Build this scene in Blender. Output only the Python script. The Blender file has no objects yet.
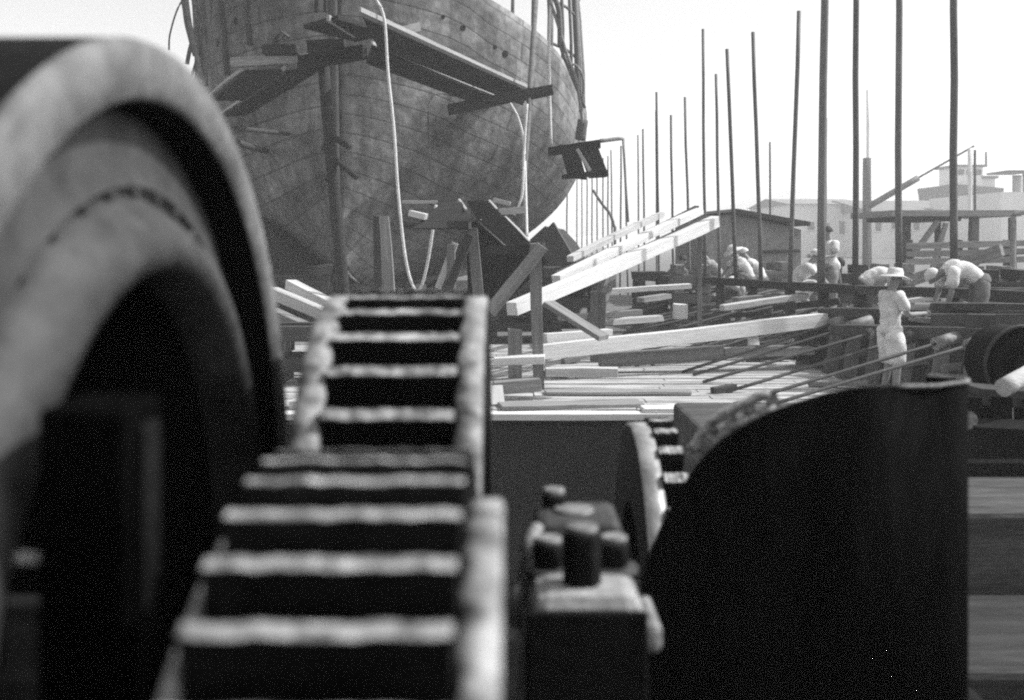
import bpy, bmesh, math, random
from mathutils import Vector, Matrix
from mathutils.bvhtree import BVHTree
random.seed(7)
R = math.radians
V = Vector
SC = bpy.context.scene
COL = SC.collection

# ---------------------------------------------------------------- camera, sky, sun, exposure
F = 1100.0                     # focal length in pixels at 1024 wide
CZ = 2.0                       # eye height above the yard (z = 0)
HY = 240.0                     # picture row of the horizon
cam_d = bpy.data.cameras.new('camera')
cam = bpy.data.objects.new('camera', cam_d)
COL.objects.link(cam)
cam.location = (0, 0, CZ)
cam.rotation_euler = (R(90), 0, 0)
cam_d.sensor_width = 36.0
cam_d.lens = 36.0 * F / 1024.0
cam_d.shift_y = -(350.0 - HY) / 1024.0
cam_d.clip_start = 0.02
cam_d.clip_end = 5000
cam_d.dof.use_dof = True
cam_d.dof.focus_distance = 19.0
cam_d.dof.aperture_fstop = 3.5
cam_d.dof.aperture_blades = 9
SC.camera = cam

SUN_EL, SUN_AZ = 46.0, 83.0    # azimuth measured clockwise from +Y (the view direction)
world = bpy.data.worlds.new('World')
SC.world = world
world.use_nodes = True
wn = world.node_tree
for n in list(wn.nodes):
    wn.nodes.remove(n)
sky = wn.nodes.new('ShaderNodeTexSky')
sky.sky_type = 'NISHITA'
sky.sun_disc = False
sky.sun_elevation = R(SUN_EL)
sky.sun_rotation = R(SUN_AZ)
sky.air_density = 1.0
sky.dust_density = 2.0
sky.altitude = 0
bw = wn.nodes.new('ShaderNodeRGBToBW')
bg = wn.nodes.new('ShaderNodeBackground')
bg.inputs['Strength'].default_value = 0.119
wo = wn.nodes.new('ShaderNodeOutputWorld')
wn.links.new(sky.outputs[0], bw.inputs[0])
wn.links.new(bw.outputs[0], bg.inputs['Color'])
wn.links.new(bg.outputs[0], wo.inputs['Surface'])

sun_d = bpy.data.lights.new('sun', 'SUN')
sun_d.energy = 2.2
sun_d.angle = R(0.6)
sun_d.color = (1, 1, 1)
sun = bpy.data.objects.new('sun', sun_d)
COL.objects.link(sun)
sv = V((math.sin(R(SUN_AZ)) * math.cos(R(SUN_EL)), math.cos(R(SUN_AZ)) * math.cos(R(SUN_EL)), math.sin(R(SUN_EL))))
sun.rotation_euler = sv.to_track_quat('Z', 'Y').to_euler()
sun.location = sv * 60

SC.view_settings.view_transform = 'Standard'
SC.view_settings.look = 'None'
SC.view_settings.exposure = 1.2
SC.view_settings.gamma = 1.0
SC.render.engine = 'CYCLES'
SC.cycles.use_denoising = False
SC.cycles.filter_width = 2.1
SC.cycles.sample_clamp_indirect = 1.5
SC.cycles.max_bounces = 6
SC.cycles.volume_bounces = 2
SC.cycles.caustics_reflective = False
SC.cycles.caustics_refractive = False

# ---------------------------------------------------------------- helpers
def P(px, py, d):
    """the point at distance d that stands at this picture position"""
    return V(((px - 512) / F * d, d, CZ - (py - HY) / F * d))

def G(px, py, z=0.0):
    d = (CZ - z) * F / (py - HY)
    return V(((px - 512) / F * d, d, z))

def gmat(name, v, rough=0.75, var=0.35, scale=3.0, stretch=(1, 1, 1), metal=0.0, bump=0.25, rand=0.15, spots=0.0, spec=0.3, bscale=8.0):
    m = bpy.data.materials.new(name)
    m.use_nodes = True
    nt = m.node_tree
    b = nt.nodes['Principled BSDF']
    N = nt.nodes.new
    L = nt.links.new
    tc = N('ShaderNodeTexCoord')
    mp = N('ShaderNodeMapping')
    mp.inputs['Scale'].default_value = stretch
    L(tc.outputs['Object'], mp.inputs['Vector'])
    oi = N('ShaderNodeObjectInfo')
    add = N('ShaderNodeVectorMath'); add.operation = 'ADD'
    sc = N('ShaderNodeVectorMath'); sc.operation = 'SCALE'
    cmb = N('ShaderNodeCombineXYZ')
    for i in range(3):
        L(oi.outputs['Random'], cmb.inputs[i])
    L(cmb.outputs[0], sc.inputs[0]); sc.inputs['Scale'].default_value = 37.0
    L(mp.outputs[0], add.inputs[0]); L(sc.outputs[0], add.inputs[1])
    n1 = N('ShaderNodeTexNoise'); n1.inputs['Scale'].default_value = scale; n1.inputs['Detail'].default_value = 6
    n1.inputs['Roughness'].default_value = 0.62
    n2 = N('ShaderNodeTexNoise'); n2.inputs['Scale'].default_value = scale * bscale; n2.inputs['Detail'].default_value = 4
    L(add.outputs[0], n1.inputs['Vector']); L(add.outputs[0], n2.inputs['Vector'])
    r1 = N('ShaderNodeMapRange'); r1.inputs['From Min'].default_value = 0.3; r1.inputs['From Max'].default_value = 0.7
    r1.inputs['To Min'].default_value = 1 - var; r1.inputs['To Max'].default_value = 1 + var
    L(n1.outputs[0], r1.inputs['Value'])
    r2 = N('ShaderNodeMapRange'); r2.inputs['From Min'].default_value = 0.25; r2.inputs['From Max'].default_value = 0.75
    r2.inputs['To Min'].default_value = 1 - var * 0.6; r2.inputs['To Max'].default_value = 1 + var * 0.6
    L(n2.outputs[0], r2.inputs['Value'])
    mu = N('ShaderNodeMath'); mu.operation = 'MULTIPLY'
    L(r1.outputs[0], mu.inputs[0]); L(r2.outputs[0], mu.inputs[1])
    r3 = N('ShaderNodeMapRange')
    r3.inputs['To Min'].default_value = v * (1 - rand); r3.inputs['To Max'].default_value = v * (1 + rand)
    L(oi.outputs['Random'], r3.inputs['Value'])
    mu2 = N('ShaderNodeMath'); mu2.operation = 'MULTIPLY'; mu2.use_clamp = True
    L(mu.outputs[0], mu2.inputs[0]); L(r3.outputs[0], mu2.inputs[1])
    out = mu2.outputs[0]
    if spots:
        n3 = N('ShaderNodeTexNoise'); n3.inputs['Scale'].default_value = scale * 2.3; n3.inputs['Detail'].default_value = 3
        L(add.outputs[0], n3.inputs['Vector'])
        r4 = N('ShaderNodeMapRange'); r4.inputs['From Min'].default_value = 0.52; r4.inputs['From Max'].default_value = 0.62
        r4.inputs['To Min'].default_value = 1.0; r4.inputs['To Max'].default_value = 1 - spots
        L(n3.outputs[0], r4.inputs['Value'])
        mu3 = N('ShaderNodeMath'); mu3.operation = 'MULTIPLY'
        L(out, mu3.inputs[0]); L(r4.outputs[0], mu3.inputs[1])
        out = mu3.outputs[0]
    L(out, b.inputs['Base Color'])
    b.inputs['Roughness'].default_value = rough
    b.inputs['Metallic'].default_value = metal
    b.inputs['Specular IOR Level'].default_value = spec
    if bump:
        bp = N('ShaderNodeBump'); bp.inputs['Strength'].default_value = bump; bp.inputs['Distance'].default_value = 0.02
        L(n2.outputs[0], bp.inputs['Height'])
        L(bp.outputs[0], b.inputs['Normal'])
    return m

GR = (0.5, 9, 9)               # grain along the local X of a beam
M = {}
M['wood_pale'] = gmat('pale_new_timber', 0.46, 0.8, 0.22, 1.2, GR, rand=0.12)
M['wood_white'] = gmat('whitewashed_timber', 0.60, 0.8, 0.12, 1.2, GR, rand=0.04)
M['wood_grey'] = gmat('weathered_timber', 0.21, 0.85, 0.35, 1.2, GR, rand=0.25)
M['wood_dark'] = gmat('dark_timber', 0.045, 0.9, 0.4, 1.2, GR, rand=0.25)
M['wood_post'] = gmat('grey_post_timber', 0.15, 0.85, 0.35, 1.2, GR, rand=0.2)
M['wood_edge'] = gmat('pale_lit_edge', 0.36, 0.85, 0.2, 2, GR)  # light on the plank edges put into a paler colour
M['pole'] = gmat('grey_pole_paint', 0.13, 0.6, 0.25, 1.0, (1, 1, 0.5), rand=0.2)
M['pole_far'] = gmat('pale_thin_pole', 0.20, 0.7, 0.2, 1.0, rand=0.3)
M['black'] = gmat('black_greasy_steel', 0.007, 0.7, 0.5, 5, rand=0.0, spec=0.08)
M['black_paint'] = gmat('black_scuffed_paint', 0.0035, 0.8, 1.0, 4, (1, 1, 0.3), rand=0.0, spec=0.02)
M['dark_iron'] = gmat('dark_cast_iron', 0.045, 0.6, 0.45, 5, rand=0.1)
M['iron'] = gmat('grey_cast_iron', 0.20, 0.55, 0.55, 7, rand=0.0, spots=0.3)
M['drum_face'] = gmat('mottled_drum_paint', 0.042, 0.6, 0.55, 11, rand=0.0, spots=0.4, bscale=2.3)
M['rim_face'] = gmat('worn_pale_rim', 0.15, 0.55, 0.45, 14, rand=0.0, spots=0.35, bscale=2.3)
M['worn'] = gmat('worn_bright_steel', 0.30, 0.55, 0.6, 24, rand=0.0, spots=0.6, bscale=2.5)
M['flange_steel'] = gmat('scuffed_flange_steel', 0.27, 0.55, 0.55, 14, rand=0.0, spots=0.55, bscale=2.5)
M['cap_steel'] = gmat('oily_cap_steel', 0.28, 0.4, 0.5, 9, rand=0.0, spec=0.5, bscale=2.5)
M['rod'] = gmat('rusty_rod_steel', 0.055, 0.7, 0.3, 2, rand=0.2)
M['rope'] = gmat('pale_rope', 0.62, 0.9, 0.2, 20, rand=0.1)
M['rope_dark'] = gmat('dark_rope', 0.10, 0.9, 0.3, 20, rand=0.2)
M['skin'] = gmat('tanned_skin', 0.24, 0.6, 0.15, 8, rand=0.1)
M['shirt'] = gmat('white_cotton', 0.66, 0.9, 0.25, 7, rand=0.08, bump=0.5)
M['trousers'] = gmat('dark_work_cloth', 0.13, 0.9, 0.25, 10, rand=0.3, bump=0.5)
M['straw'] = gmat('pale_straw', 0.6, 0.9, 0.2, 30)
M['hair'] = gmat('dark_hair', 0.02, 0.7, 0.3, 30)
M['stone'] = gmat('dark_stone', 0.085, 0.9, 0.4, 2.0, (1, 2, 2))
M['stone_top'] = gmat('worn_stone_top', 0.06, 0.9, 0.6, 2.0, (0.6, 6, 6), rand=0)
M['stone_low'] = gmat('shaded_low_step', 0.03, 0.9, 0.6, 2.0, (0.6, 6, 6), rand=0)  # shade on the lower step put into its darker colour
M['boat_paint'] = gmat('dark_boat_paint', 0.02, 0.8, 0.3, 0.4, rand=0)
M['haze_wall'] = gmat('haze_pale_wall', 0.80, 0.9, 0.08, 0.2, rand=0.06)  # far walls: some of the haze is put into the pale colour
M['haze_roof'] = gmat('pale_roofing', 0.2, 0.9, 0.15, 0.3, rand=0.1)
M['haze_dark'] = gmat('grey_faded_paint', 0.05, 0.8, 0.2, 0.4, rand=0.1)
M['window'] = gmat('dull_window_glass', 0.13, 0.3, 0.2, 0.5)
M['stage'] = gmat('shaded_plank_underside', 0.025, 0.9, 0.4, 1.2, GR, rand=0.1)  # shade under the staging planks put into the colour
M['pitch'] = gmat('pitch_black_coating', 0.003, 0.9, 0.4, 5, rand=0, spec=0.0)
M['shed_wall'] = gmat('shed_boards', 0.26, 0.9, 0.35, 1.5, (1, 8, 0.5))
M['shed_roof'] = gmat('tarred_roof', 0.05, 0.9, 0.3, 2)

class MB:
    def __init__(s):
        s.bm = bmesh.new()
    def quad_prism(s, pts, ext):
        """polygon (world points) extruded by the vector ext"""
        a = [s.bm.verts.new(p) for p in pts]
        b = [s.bm.verts.new(V(p) + ext) for p in pts]
        n = len(a)
        s.bm.faces.new(a); s.bm.faces.new(b[::-1])
        for i in range(n):
            s.bm.faces.new((a[i], b[i], b[(i + 1) % n], a[(i + 1) % n]))
        return s
    def box(s, lo, hi):
        x0, y0, z0 = lo; x1, y1, z1 = hi
        return s.quad_prism([V((x0, y0, z0)), V((x1, y0, z0)), V((x1, y1, z0)), V((x0, y1, z0))], V((0, 0, z1 - z0)))
    def beam(s, a, b, w, h, up=(0, 0, 1)):
        a = V(a); b = V(b); d = (b - a).normalized(); up = V(up)
        if abs(d.dot(up)) > 0.97:
            up = V((0, 1, 0))
        l = d.cross(up).normalized(); u = l.cross(d)
        pts = [a + l * w / 2 - u * h / 2, a - l * w / 2 - u * h / 2, a - l * w / 2 + u * h / 2, a + l * w / 2 + u * h / 2]
        return s.quad_prism(pts, b - a)
    def tube(s, pts, r, n=8, r1=None, cap=True):
        pts = [V(p) for p in pts]; rings = []
        K = len(pts)
        for i, p in enumerate(pts):
            d = (pts[min(i + 1, K - 1)] - pts[max(i - 1, 0)]).normalized()
            ref = V((0, 0, 1)) if abs(d.z) < 0.9 else V((0, 1, 0))
            l = d.cross(ref).normalized(); u = l.cross(d)
            rr = r if r1 is None else r + (r1 - r) * i / (K - 1)
            rings.append([s.bm.verts.new(p + (l * math.cos(2 * math.pi * k / n) + u * math.sin(2 * math.pi * k / n)) * rr) for k in range(n)])
        for a, b in zip(rings, rings[1:]):
            for k in range(n):
                f = s.bm.faces.new((a[k], a[(k + 1) % n], b[(k + 1) % n], b[k])); f.smooth = True
        if cap:
            s.bm.faces.new(rings[0][::-1]); s.bm.faces.new(rings[-1])
        return s
    def lathe_x(s, prof, c, n=64, closed=False, smooth=True):
        """profile of (x, r) turned about the X axis through c = (y, z)"""
        rings = []
        for x, r in prof:
            rings.append([s.bm.verts.new((x, c[0] + r * math.sin(2 * math.pi * k / n), c[1] + r * math.cos(2 * math.pi * k / n))) for k in range(n)])
        prs = list(zip(rings, rings[1:]))
        if closed:
            prs.append((rings[-1], rings[0]))
        for a, b in prs:
            for k in range(n):
                f = s.bm.faces.new((a[k], a[(k + 1) % n], b[(k + 1) % n], b[k])); f.smooth = smooth
        return s
    def cyl(s, a, b, r, n=12):
        return s.tube([a, b], r, n)

def link(name, mb, mats, parent=None, mat_world=None, bevel=0.0, flat=False):
    """one mesh object out of the builder; mat_world is the object's frame"""
    bm = mb.bm
    bmesh.ops.recalc_face_normals(bm, faces=bm.faces[:])
    if mat_world is None:
        xs = [v.co for v in bm.verts]
        c = sum(xs, V()) / len(xs)
        mat_world = Matrix.Translation((c.x, c.y, min(p.z for p in xs)))
    bm.transform(mat_world.inverted())
    me = bpy.data.meshes.new(name)
    bm.to_mesh(me); bm.free()
    for m in (mats if isinstance(mats, (list, tuple)) else [mats]):
        me.materials.append(M[m] if isinstance(m, str) else m)
    o = bpy.data.objects.new(name, me)
    COL.objects.link(o)
    if parent is not None:
        o.parent = parent
        o.matrix_basis = world_of(parent).inverted() @ mat_world
    else:
        o.matrix_basis = mat_world
    if bevel:
        b = o.modifiers.new('edge', 'BEVEL'); b.width = bevel; b.segments = 2; b.limit_method = 'ANGLE'; b.angle_limit = R(40)
    return o

def world_of(o):
    m = o.matrix_basis.copy()
    while o.parent is not None:
        o = o.parent
        m = o.matrix_basis @ m
    return m

def tag(o, label, cat, group=None):
    o['label'] = label
    o['category'] = cat
    if group:
        o['group'] = group
    return o

def struct(o):
    o['kind'] = 'structure'
    return o

def thing(name, loc, label, cat, group=None):
    o = bpy.data.objects.new(name, None)
    COL.objects.link(o)
    o.location = loc
    o.empty_display_size = 0.2
    return tag(o, label, cat, group)

def frame(a, b, up=(0, 0, 1)):
    a = V(a); b = V(b); d = (b - a).normalized(); up = V(up)
    if abs(d.dot(up)) > 0.97:
        up = V((0, 1, 0))
    l = d.cross(up).normalized(); u = l.cross(d)
    m = Matrix((d, -l, u)).transposed().to_4x4()
    m.translation = a
    return m

def beam(name, a, b, w, h, mat, parent=None, label=None, cat=None, group=None, bevel=0.006, up=(0, 0, 1)):
    a, b = V(a), V(b); ln = (b - a).length
    fr_ = frame(a, b, up); inv = fr_.to_3x3()
    mb = MB(); bm = mb.bm; rows = []; K = max(2, min(9, int(ln / .5) + 2))
    sy, sz = random.uniform(-1, 1) * min(.006 * ln, .03), random.uniform(-1, 1) * min(.005 * ln, .025)
    for i in range(K):
        t = i / (K - 1); q = 4 * t * (1 - t)
        c = V((ln * t, sy * q + random.uniform(-.02, .02) * w, sz * q + random.uniform(-.02, .02) * h))
        ww, hh = w * random.uniform(.94, 1.04), h * random.uniform(.94, 1.04)
        if i in (0, K - 1):
            ww *= .97; hh *= .97
        tw = random.uniform(-.03, .03)
        rows.append([bm.verts.new(a + inv @ (c + V((random.uniform(-.012, .012) if i in (0, K - 1) else 0, dy * ww / 2 + tw * dz * hh / 2, dz * hh / 2 - tw * dy * ww / 2)))) for dy, dz in ((-1, -1), (1, -1), (1, 1), (-1, 1))])
    for r0, r1 in zip(rows, rows[1:]):
        for k in range(4):
            bm.faces.new((r0[k], r0[(k + 1) % 4], r1[(k + 1) % 4], r1[k]))
    bm.faces.new(rows[0][::-1]); bm.faces.new(rows[-1])
    o = link(name, mb, mat, parent, fr_, bevel)
    if label:
        tag(o, label, cat, group)
    return o

def panel(name, p0, p1, p2, t, mat, parent=None, label=None, cat=None, group=None):
    """board whose face is the parallelogram p0 p1 p2, thickness t downwards"""
    p0, p1, p2 = V(p0), V(p1), V(p2)
    n = (p1 - p0).cross(p2 - p0).normalized()
    if n.z > 0:
        n = -n
    mb = MB().quad_prism([p0, p1, p1 + p2 - p0, p2], n * t)
    o = link(name, mb, mat, parent, frame(p0, p1), 0.004)
    if label:
        tag(o, label, cat, group)
    return o

def pole(name, a, b, r, mat, parent=None, label=None, cat=None, group=None, r1=None, n=10, crook=.3):
    a = V(a); b = V(b)
    ln = (b - a).length; k = min(.006 * ln, .05) * crook
    pts = [a] + [a.lerp(b, t) + V((random.uniform(-k, k), random.uniform(-k, k), 0)) for t in (.2, .4, .6, .8)] + [b]
    o = link(name, MB().tube(pts, r, n, r1), mat, parent, Matrix.Translation(a))
    if label:
        tag(o, label, cat, group)
    return o

def rope(name, pts, r, mat, parent=None, label=None, cat=None, group=None):
    # Catmull-Rom through the points
    pts = [V(p) for p in pts]; out = []
    q = [pts[0]] + pts + [pts[-1]]
    for i in range(1, len(q) - 2):
        for k in range(6):
            t = k / 6
            p0, p1, p2, p3 = q[i - 1:i + 3]
            out.append(0.5 * ((2 * p1) + (p2 - p0) * t + (2 * p0 - 5 * p1 + 4 * p2 - p3) * t * t + (3 * p1 - p0 - 3 * p2 + p3) * t ** 3))
    out.append(pts[-1])
    o = link(name, MB().tube(out, r, 6), mat, parent, Matrix.Translation(pts[-1] if parent is None else pts[0]))
    if label:
        tag(o, label, cat, group)
    return o

ORD = ['first', 'second', 'third', 'fourth', 'fifth', 'sixth', 'seventh', 'eighth', 'ninth', 'tenth', 'eleventh', 'twelfth',
       'thirteenth', 'fourteenth', 'fifteenth', 'sixteenth', 'seventeenth', 'eighteenth', 'nineteenth', 'twentieth']

# ---------------------------------------------------------------- the setting
QY = 12.5                      # the quay edge
yard_m = gmat('trodden_yard_earth', 0.15, 0.95, 0.35, 0.7, (0.5, 1.5, 1), rand=0, spots=0.35, bump=0.4)
ys = [QY, 20, 40, 90, 300, 680]
mb = MB()
xs = [-680, -300, -60, -15, 0, 15, 60, 300, 680]
vv = [[mb.bm.verts.new((x, y, 0)) for x in xs] for y in ys]
for j in range(len(ys) - 1):
    for i in range(len(xs) - 1):
        mb.bm.faces.new((vv[j][i], vv[j][i + 1], vv[j + 1][i + 1], vv[j + 1][i]))
struct(link('ground', mb, yard_m, None, Matrix.Identity(4)))
mb = MB().box((-300, -60, -3.4), (300, QY + 0.5, -2.6))
struct(link('dock_floor', mb, gmat('oily_mud', 0.035, 0.8, 0.5, 0.8, rand=0), None, Matrix.Identity(4)))
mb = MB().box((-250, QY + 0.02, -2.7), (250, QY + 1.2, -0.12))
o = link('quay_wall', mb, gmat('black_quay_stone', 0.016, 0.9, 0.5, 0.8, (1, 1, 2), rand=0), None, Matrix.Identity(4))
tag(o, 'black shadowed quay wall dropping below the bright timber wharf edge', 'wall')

# wharf planking on the quay: boards running across the picture
deck_m = gmat('silvered_deck_boards', 0.40, 0.9, 0.45, 1.5, (0.35, 4, 6), rand=0.0, spots=0.45)
mb = MB()
y = QY - 0.12
while y < 20.5:
    w = random.uniform(0.22, 0.34)
    x = -9.0
    while x < 4.0:
        l = random.uniform(2.5, 5.0)
        zt = 0.045 + random.uniform(0, 0.012)
        mb.box((x + 0.008, y + 0.008, 0.004), (min(x + l, 4.6) - 0.008, y + w - 0.010, zt))
        x += l
    y += w
struct(link('wharf_planking', mb, deck_m, None, Matrix.Identity(4)))
beam('edge_timber', (-10, QY - 0.10, 0.02), (2.3, QY - 0.10, 0.02), 0.2, 0.075, 'wood_white', None,
     'long pale timber edging the wharf above the black quay wall', 'timber')

# stepped stone pier to the right of the black tank
pier = thing('stone_pier', (3.5, 5.2, -2.6), 'dark stepped pier of heavy weathered blocks right of the black tank', 'pier')
link('upper_step', MB().box((1.2, 4.9, -2.6), (6.5, 8.2, 0.79)), 'stone_top', pier, None, 0.03)
link('lower_step', MB().box((1.2, 4.0, -2.6), (6.5, 4.897, 0.43)), 'stone_low', pier, None, 0.03)

# the bright coastal haze that pales everything far off
hz = bpy.data.materials.new('pale_air'); hz.use_nodes = True
hn = hz.node_tree
for n in list(hn.nodes):
    if n.type != 'OUTPUT_MATERIAL':
        hn.nodes.remove(n)
pv = hn.nodes.new('ShaderNodeVolumePrincipled')
pv.inputs['Color'].default_value = (1, 1, 1, 1)
pv.inputs['Density'].default_value = 0.0024
pv.inputs['Anisotropy'].default_value = 0.0
hn.links.new(pv.outputs[0], hn.nodes['Material Output'].inputs['Volume'])
mb = MB().box((-700, -70, -4.4), (700, 700, 30))
o = link('haze', mb, hz, None, Matrix.Identity(4)); o['kind'] = 'stuff'

# far off: low hill and pale buildings
def hill(name, pts, d, depth, z0):
    mb = MB()
    poly = [P(a, b, d) for a, b in pts]
    poly = [V((poly[0].x, d, z0))] + poly + [V((poly[-1].x, d, z0))]
    n = len(poly)
    crest = poly[1:-1]
    front = [V((p.x, d - depth, z0)) for p in crest]
    back = [V((p.x, d + depth, z0)) for p in crest]
    for r0, r1 in ((front, crest), (crest, back)):
        a = [mb.bm.verts.new(p) for p in r0]; b = [mb.bm.verts.new(p) for p in r1]
        for i in range(len(a) - 1):
            mb.bm.faces.new((a[i], a[i + 1], b[i + 1], b[i]))
    bmesh.ops.remove_doubles(mb.bm, verts=mb.bm.verts[:], dist=0.01)
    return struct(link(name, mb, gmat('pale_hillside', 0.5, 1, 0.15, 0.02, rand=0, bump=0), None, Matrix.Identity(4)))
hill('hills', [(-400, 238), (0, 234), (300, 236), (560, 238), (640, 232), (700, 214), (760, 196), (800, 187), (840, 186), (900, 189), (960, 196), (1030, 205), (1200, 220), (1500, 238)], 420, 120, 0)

def block(name, px0, px1, ytop, d, depth, wall, label, cat='building', roof=None, wins=(), gable=0.0):
    a = P(px0, ytop, d); b = P(px1, ytop, d)
    t = thing(name, ((a.x + b.x) / 2, d + depth / 2, 0), label, cat)
    link('wall', MB().box((a.x, d, 0), (b.x, d + depth, a.z)), wall, t)
    if roof:
        ov = 0.4
        h = gable
        mb = MB().quad_prism([V((a.x - ov, d - ov, a.z + 0.003)), V((a.x - ov, d + depth + ov, a.z + 0.003)), V((a.x - ov, d + depth / 2, a.z + h))], V((b.x - a.x + 2 * ov, 0, 0)))
        link('roof', mb, roof, t)
    for (wx0, wy0, wx1, wy1) in wins:
        p = P(wx0, wy0, d); q = P(wx1, wy1, d)
        w = link('window', MB().box((p.x, d - 0.12, q.z), (q.x, d - 0.003, p.z)), 'haze_wall', t)
        link('pane', MB().box((p.x + 0.12, d - 0.16, q.z + 0.12), (q.x - 0.12, d - 0.123, p.z - 0.12)), 'window', w)
    return t
block('warehouse', 790, 868, 204, 130, 22, 'haze_wall', 'haze-pale warehouse with two dark windows behind the tall poles', 'warehouse', 'haze_roof', [(806, 221, 815, 231), (838, 220, 847, 235), (823, 222, 830, 232), (855, 221, 862, 234)], 1.0)
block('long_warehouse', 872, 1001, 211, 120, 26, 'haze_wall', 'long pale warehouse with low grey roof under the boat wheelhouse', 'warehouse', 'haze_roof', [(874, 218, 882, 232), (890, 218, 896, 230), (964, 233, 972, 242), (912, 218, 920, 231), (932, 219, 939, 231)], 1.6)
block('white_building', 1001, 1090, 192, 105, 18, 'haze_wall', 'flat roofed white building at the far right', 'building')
# chimney and derrick
pole('chimney_stack', (P(867, 240, 90).x, 90, 0), P(867, 158, 90), 0.40, 'haze_dark', None, 'grey stack with a faint tall top left of the second thickest pole', 'chimney', r1=0.34)
pole('slender_mast', (P(868, 240, 96).x, 96, 0), P(868, 90, 96), 0.16, 'haze_wall', None, 'very pale slender mast rising behind the grey stack', 'mast')
t = thing('derrick_crane', (P(866, 205, 70).x, 70, 0), 'thin derrick with a long boom slanting up to the right', 'crane')
pole('post', (P(866, 205, 70).x, 70, 0), P(866, 205, 70), 0.2, 'haze_dark', t)
pole('boom', P(866, 208, 70), P(918, 178, 70), 0.20, 'pole', t)
pole('boom_tip', P(918, 178, 70), P(974, 146, 70), 0.06, 'haze_dark', t)
# boat lying beyond the warehouse, its wheelhouse above the roof
D = 150
t = thing('moored_boat', (P(980, 240, D).x, D, 0), 'grey boat with a two tier wheelhouse above the long warehouse roof', 'boat')
h = P(957, 196, D); k = P(1003, 178, D)
mb = MB().quad_prism([P(955, 184, D), P(1004, 188, D), P(1000, 232, D), P(962, 232, D)], V((0, 14, 0)))
link('hull', mb, 'boat_paint', t)
a = P(959, 181, D); b = P(986, 166.5, D)
mb = MB().box((a.x, D + 1, a.z - 1), (b.x, D + 7, b.z)); link('wheelhouse', mb, 'haze_wall', t)
a2 = P(986.5, 187, D); b2 = P(999, 178, D)
link('cabin', MB().box((a2.x, D + 1.2, a2.z - 1), (b2.x, D + 6, b2.z)), 'haze_wall', t)
link('cabin_roof', MB().box((a2.x - .2, D + .8, b2.z + 0.003), (b2.x + .3, D + 6.2, b2.z + .35)), 'boat_paint', t)
link('wheelhouse_roof', MB().box((a.x - .4, D + .5, b.z + 0.003), (b.x + .4, D + 7.5, b.z + .3)), 'boat_paint', t)
for i in range(3):
    p = P(961 + i * 8.6, 169, D); q = P(967 + i * 8.6, 174.5, D)
    link('window', MB().box((p.x, D + .9, q.z), (q.x, D + .997, p.z)), 'boat_paint', t)
pole('mast', P(986, 166, D + 6), P(986, 152, D + 6), 0.16, 'boat_paint', t)
for i, (px, y0) in enumerate(((970, 148), (975, 150))):
    pole('flag_pole', (P(px, 240, 60).x, 60, 0), P(px, y0, 60), 0.07 + .05 * (i == 0), 'haze_wall' if i == 0 else 'haze_dark', None,
         ['white pole standing before the boat wheelhouse', 'thin dark pole beside the white pole before the wheelhouse'][i], 'pole')
t = thing('pavilion_tower', (P(1020, 240, 108).x, 112, P(1015, 192, 105).z), 'small pale lookout with a flat canopy on the white building roof', 'lookout')
z0 = P(1015, 192, 105).z
pole('post', (P(1017, 0, 112).x, 112, z0), (P(1017, 0, 112).x, 112, z0 + 2.0), 0.45, 'haze_roof', t)
link('canopy', MB().box((P(1008, 0, 110).x, 110, z0 + 2.2), (P(1034, 0, 110).x, 115, z0 + 2.4)), 'haze_dark', t)
pole('post', (P(1025, 0, 112).x, 112, z0), (P(1025, 0, 112).x, 112, z0 + 2.2), 0.25, 'haze_roof', t)

# yard shed with tarred roof
D = 34
a = P(704, 214, D); b = P(801, 228, D)
sh = thing('boat_shed', ((a.x + b.x) / 2, D + 3, 0), 'weathered board shed with dark sloping roof behind the thin poles', 'shed')
link('wall', MB().quad_prism([V((a.x, D, 0)), V((b.x, D, 0)), V((b.x, D, b.z - .05)), P(735, 214.5, D), V((a.x, D, a.z - .05))], V((0, 6, 0))), 'shed_wall', sh)
mb = MB().quad_prism([P(734, 209, D) + V((0, -.5, 0)), P(806, 222, D) + V((0, -.5, 0)), P(806, 226, D) + V((0, -.5, 0)), P(734, 213.5, D) + V((0, -.5, 0))], V((0, 7, 0)))
link('roof', mb, 'shed_roof', sh)
mb = MB().quad_prism([P(702, 212, D) + V((0, -.4, 0)), P(733.5, 209, D) + V((0, -.4, 0)), P(733.5, 212, D) + V((0, -.4, 0)), P(702, 214.5, D) + V((0, -.4, 0))], V((0, 6.8, 0)))
link('roof', mb, 'haze_roof', sh)
p = P(766, 263, D); q = P(776, 284, D)
link('door', MB().box((p.x, D - .06, 0), (q.x, D - .003, p.z)), 'wood_dark', sh)
beam('rail', P(762, 252, D - .1), P(800, 251, D - .1), 0.06, 0.1, 'wood_dark', sh)

# open timber shelter right of the shed
D = 36
sh = thing('timber_shelter', (P(950, 240, D).x, D, 0), 'open timber shelter with flat dark roof beam behind the bending workers', 'shelter')
link('roof', MB().box((P(888, 0, D).x, D - .4, P(0, 216.5, D).z), (P(1016, 0, D).x, D + 4, P(0, 210.5, D).z)), 'wood_grey', sh)
link('fascia', MB().box((P(902, 0, D).x, D - .1, P(0, 221, D).z), (P(960, 0, D).x, D + 3.6, P(0, 216.5, D).z - 0.003)), 'wood_dark', sh)
for px, w in ((905, .30), (938, .16), (974, .26), (1012, .2)):
    x = P(px, 0, D).x
    beam('post', (x, D, 0), (x, D, P(0, 217.5, D).z), w, w, 'wood_dark' if px != 974 else 'wood_post', sh)
beam('brace', P(938, 221, D - .2), P(903, 268, D - .2), .14, .16, 'wood_grey', sh)
beam('brace', P(946, 223, D - .3), P(930, 275, D - .3), .14, .14, 'wood_grey', sh)
D = 30
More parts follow.
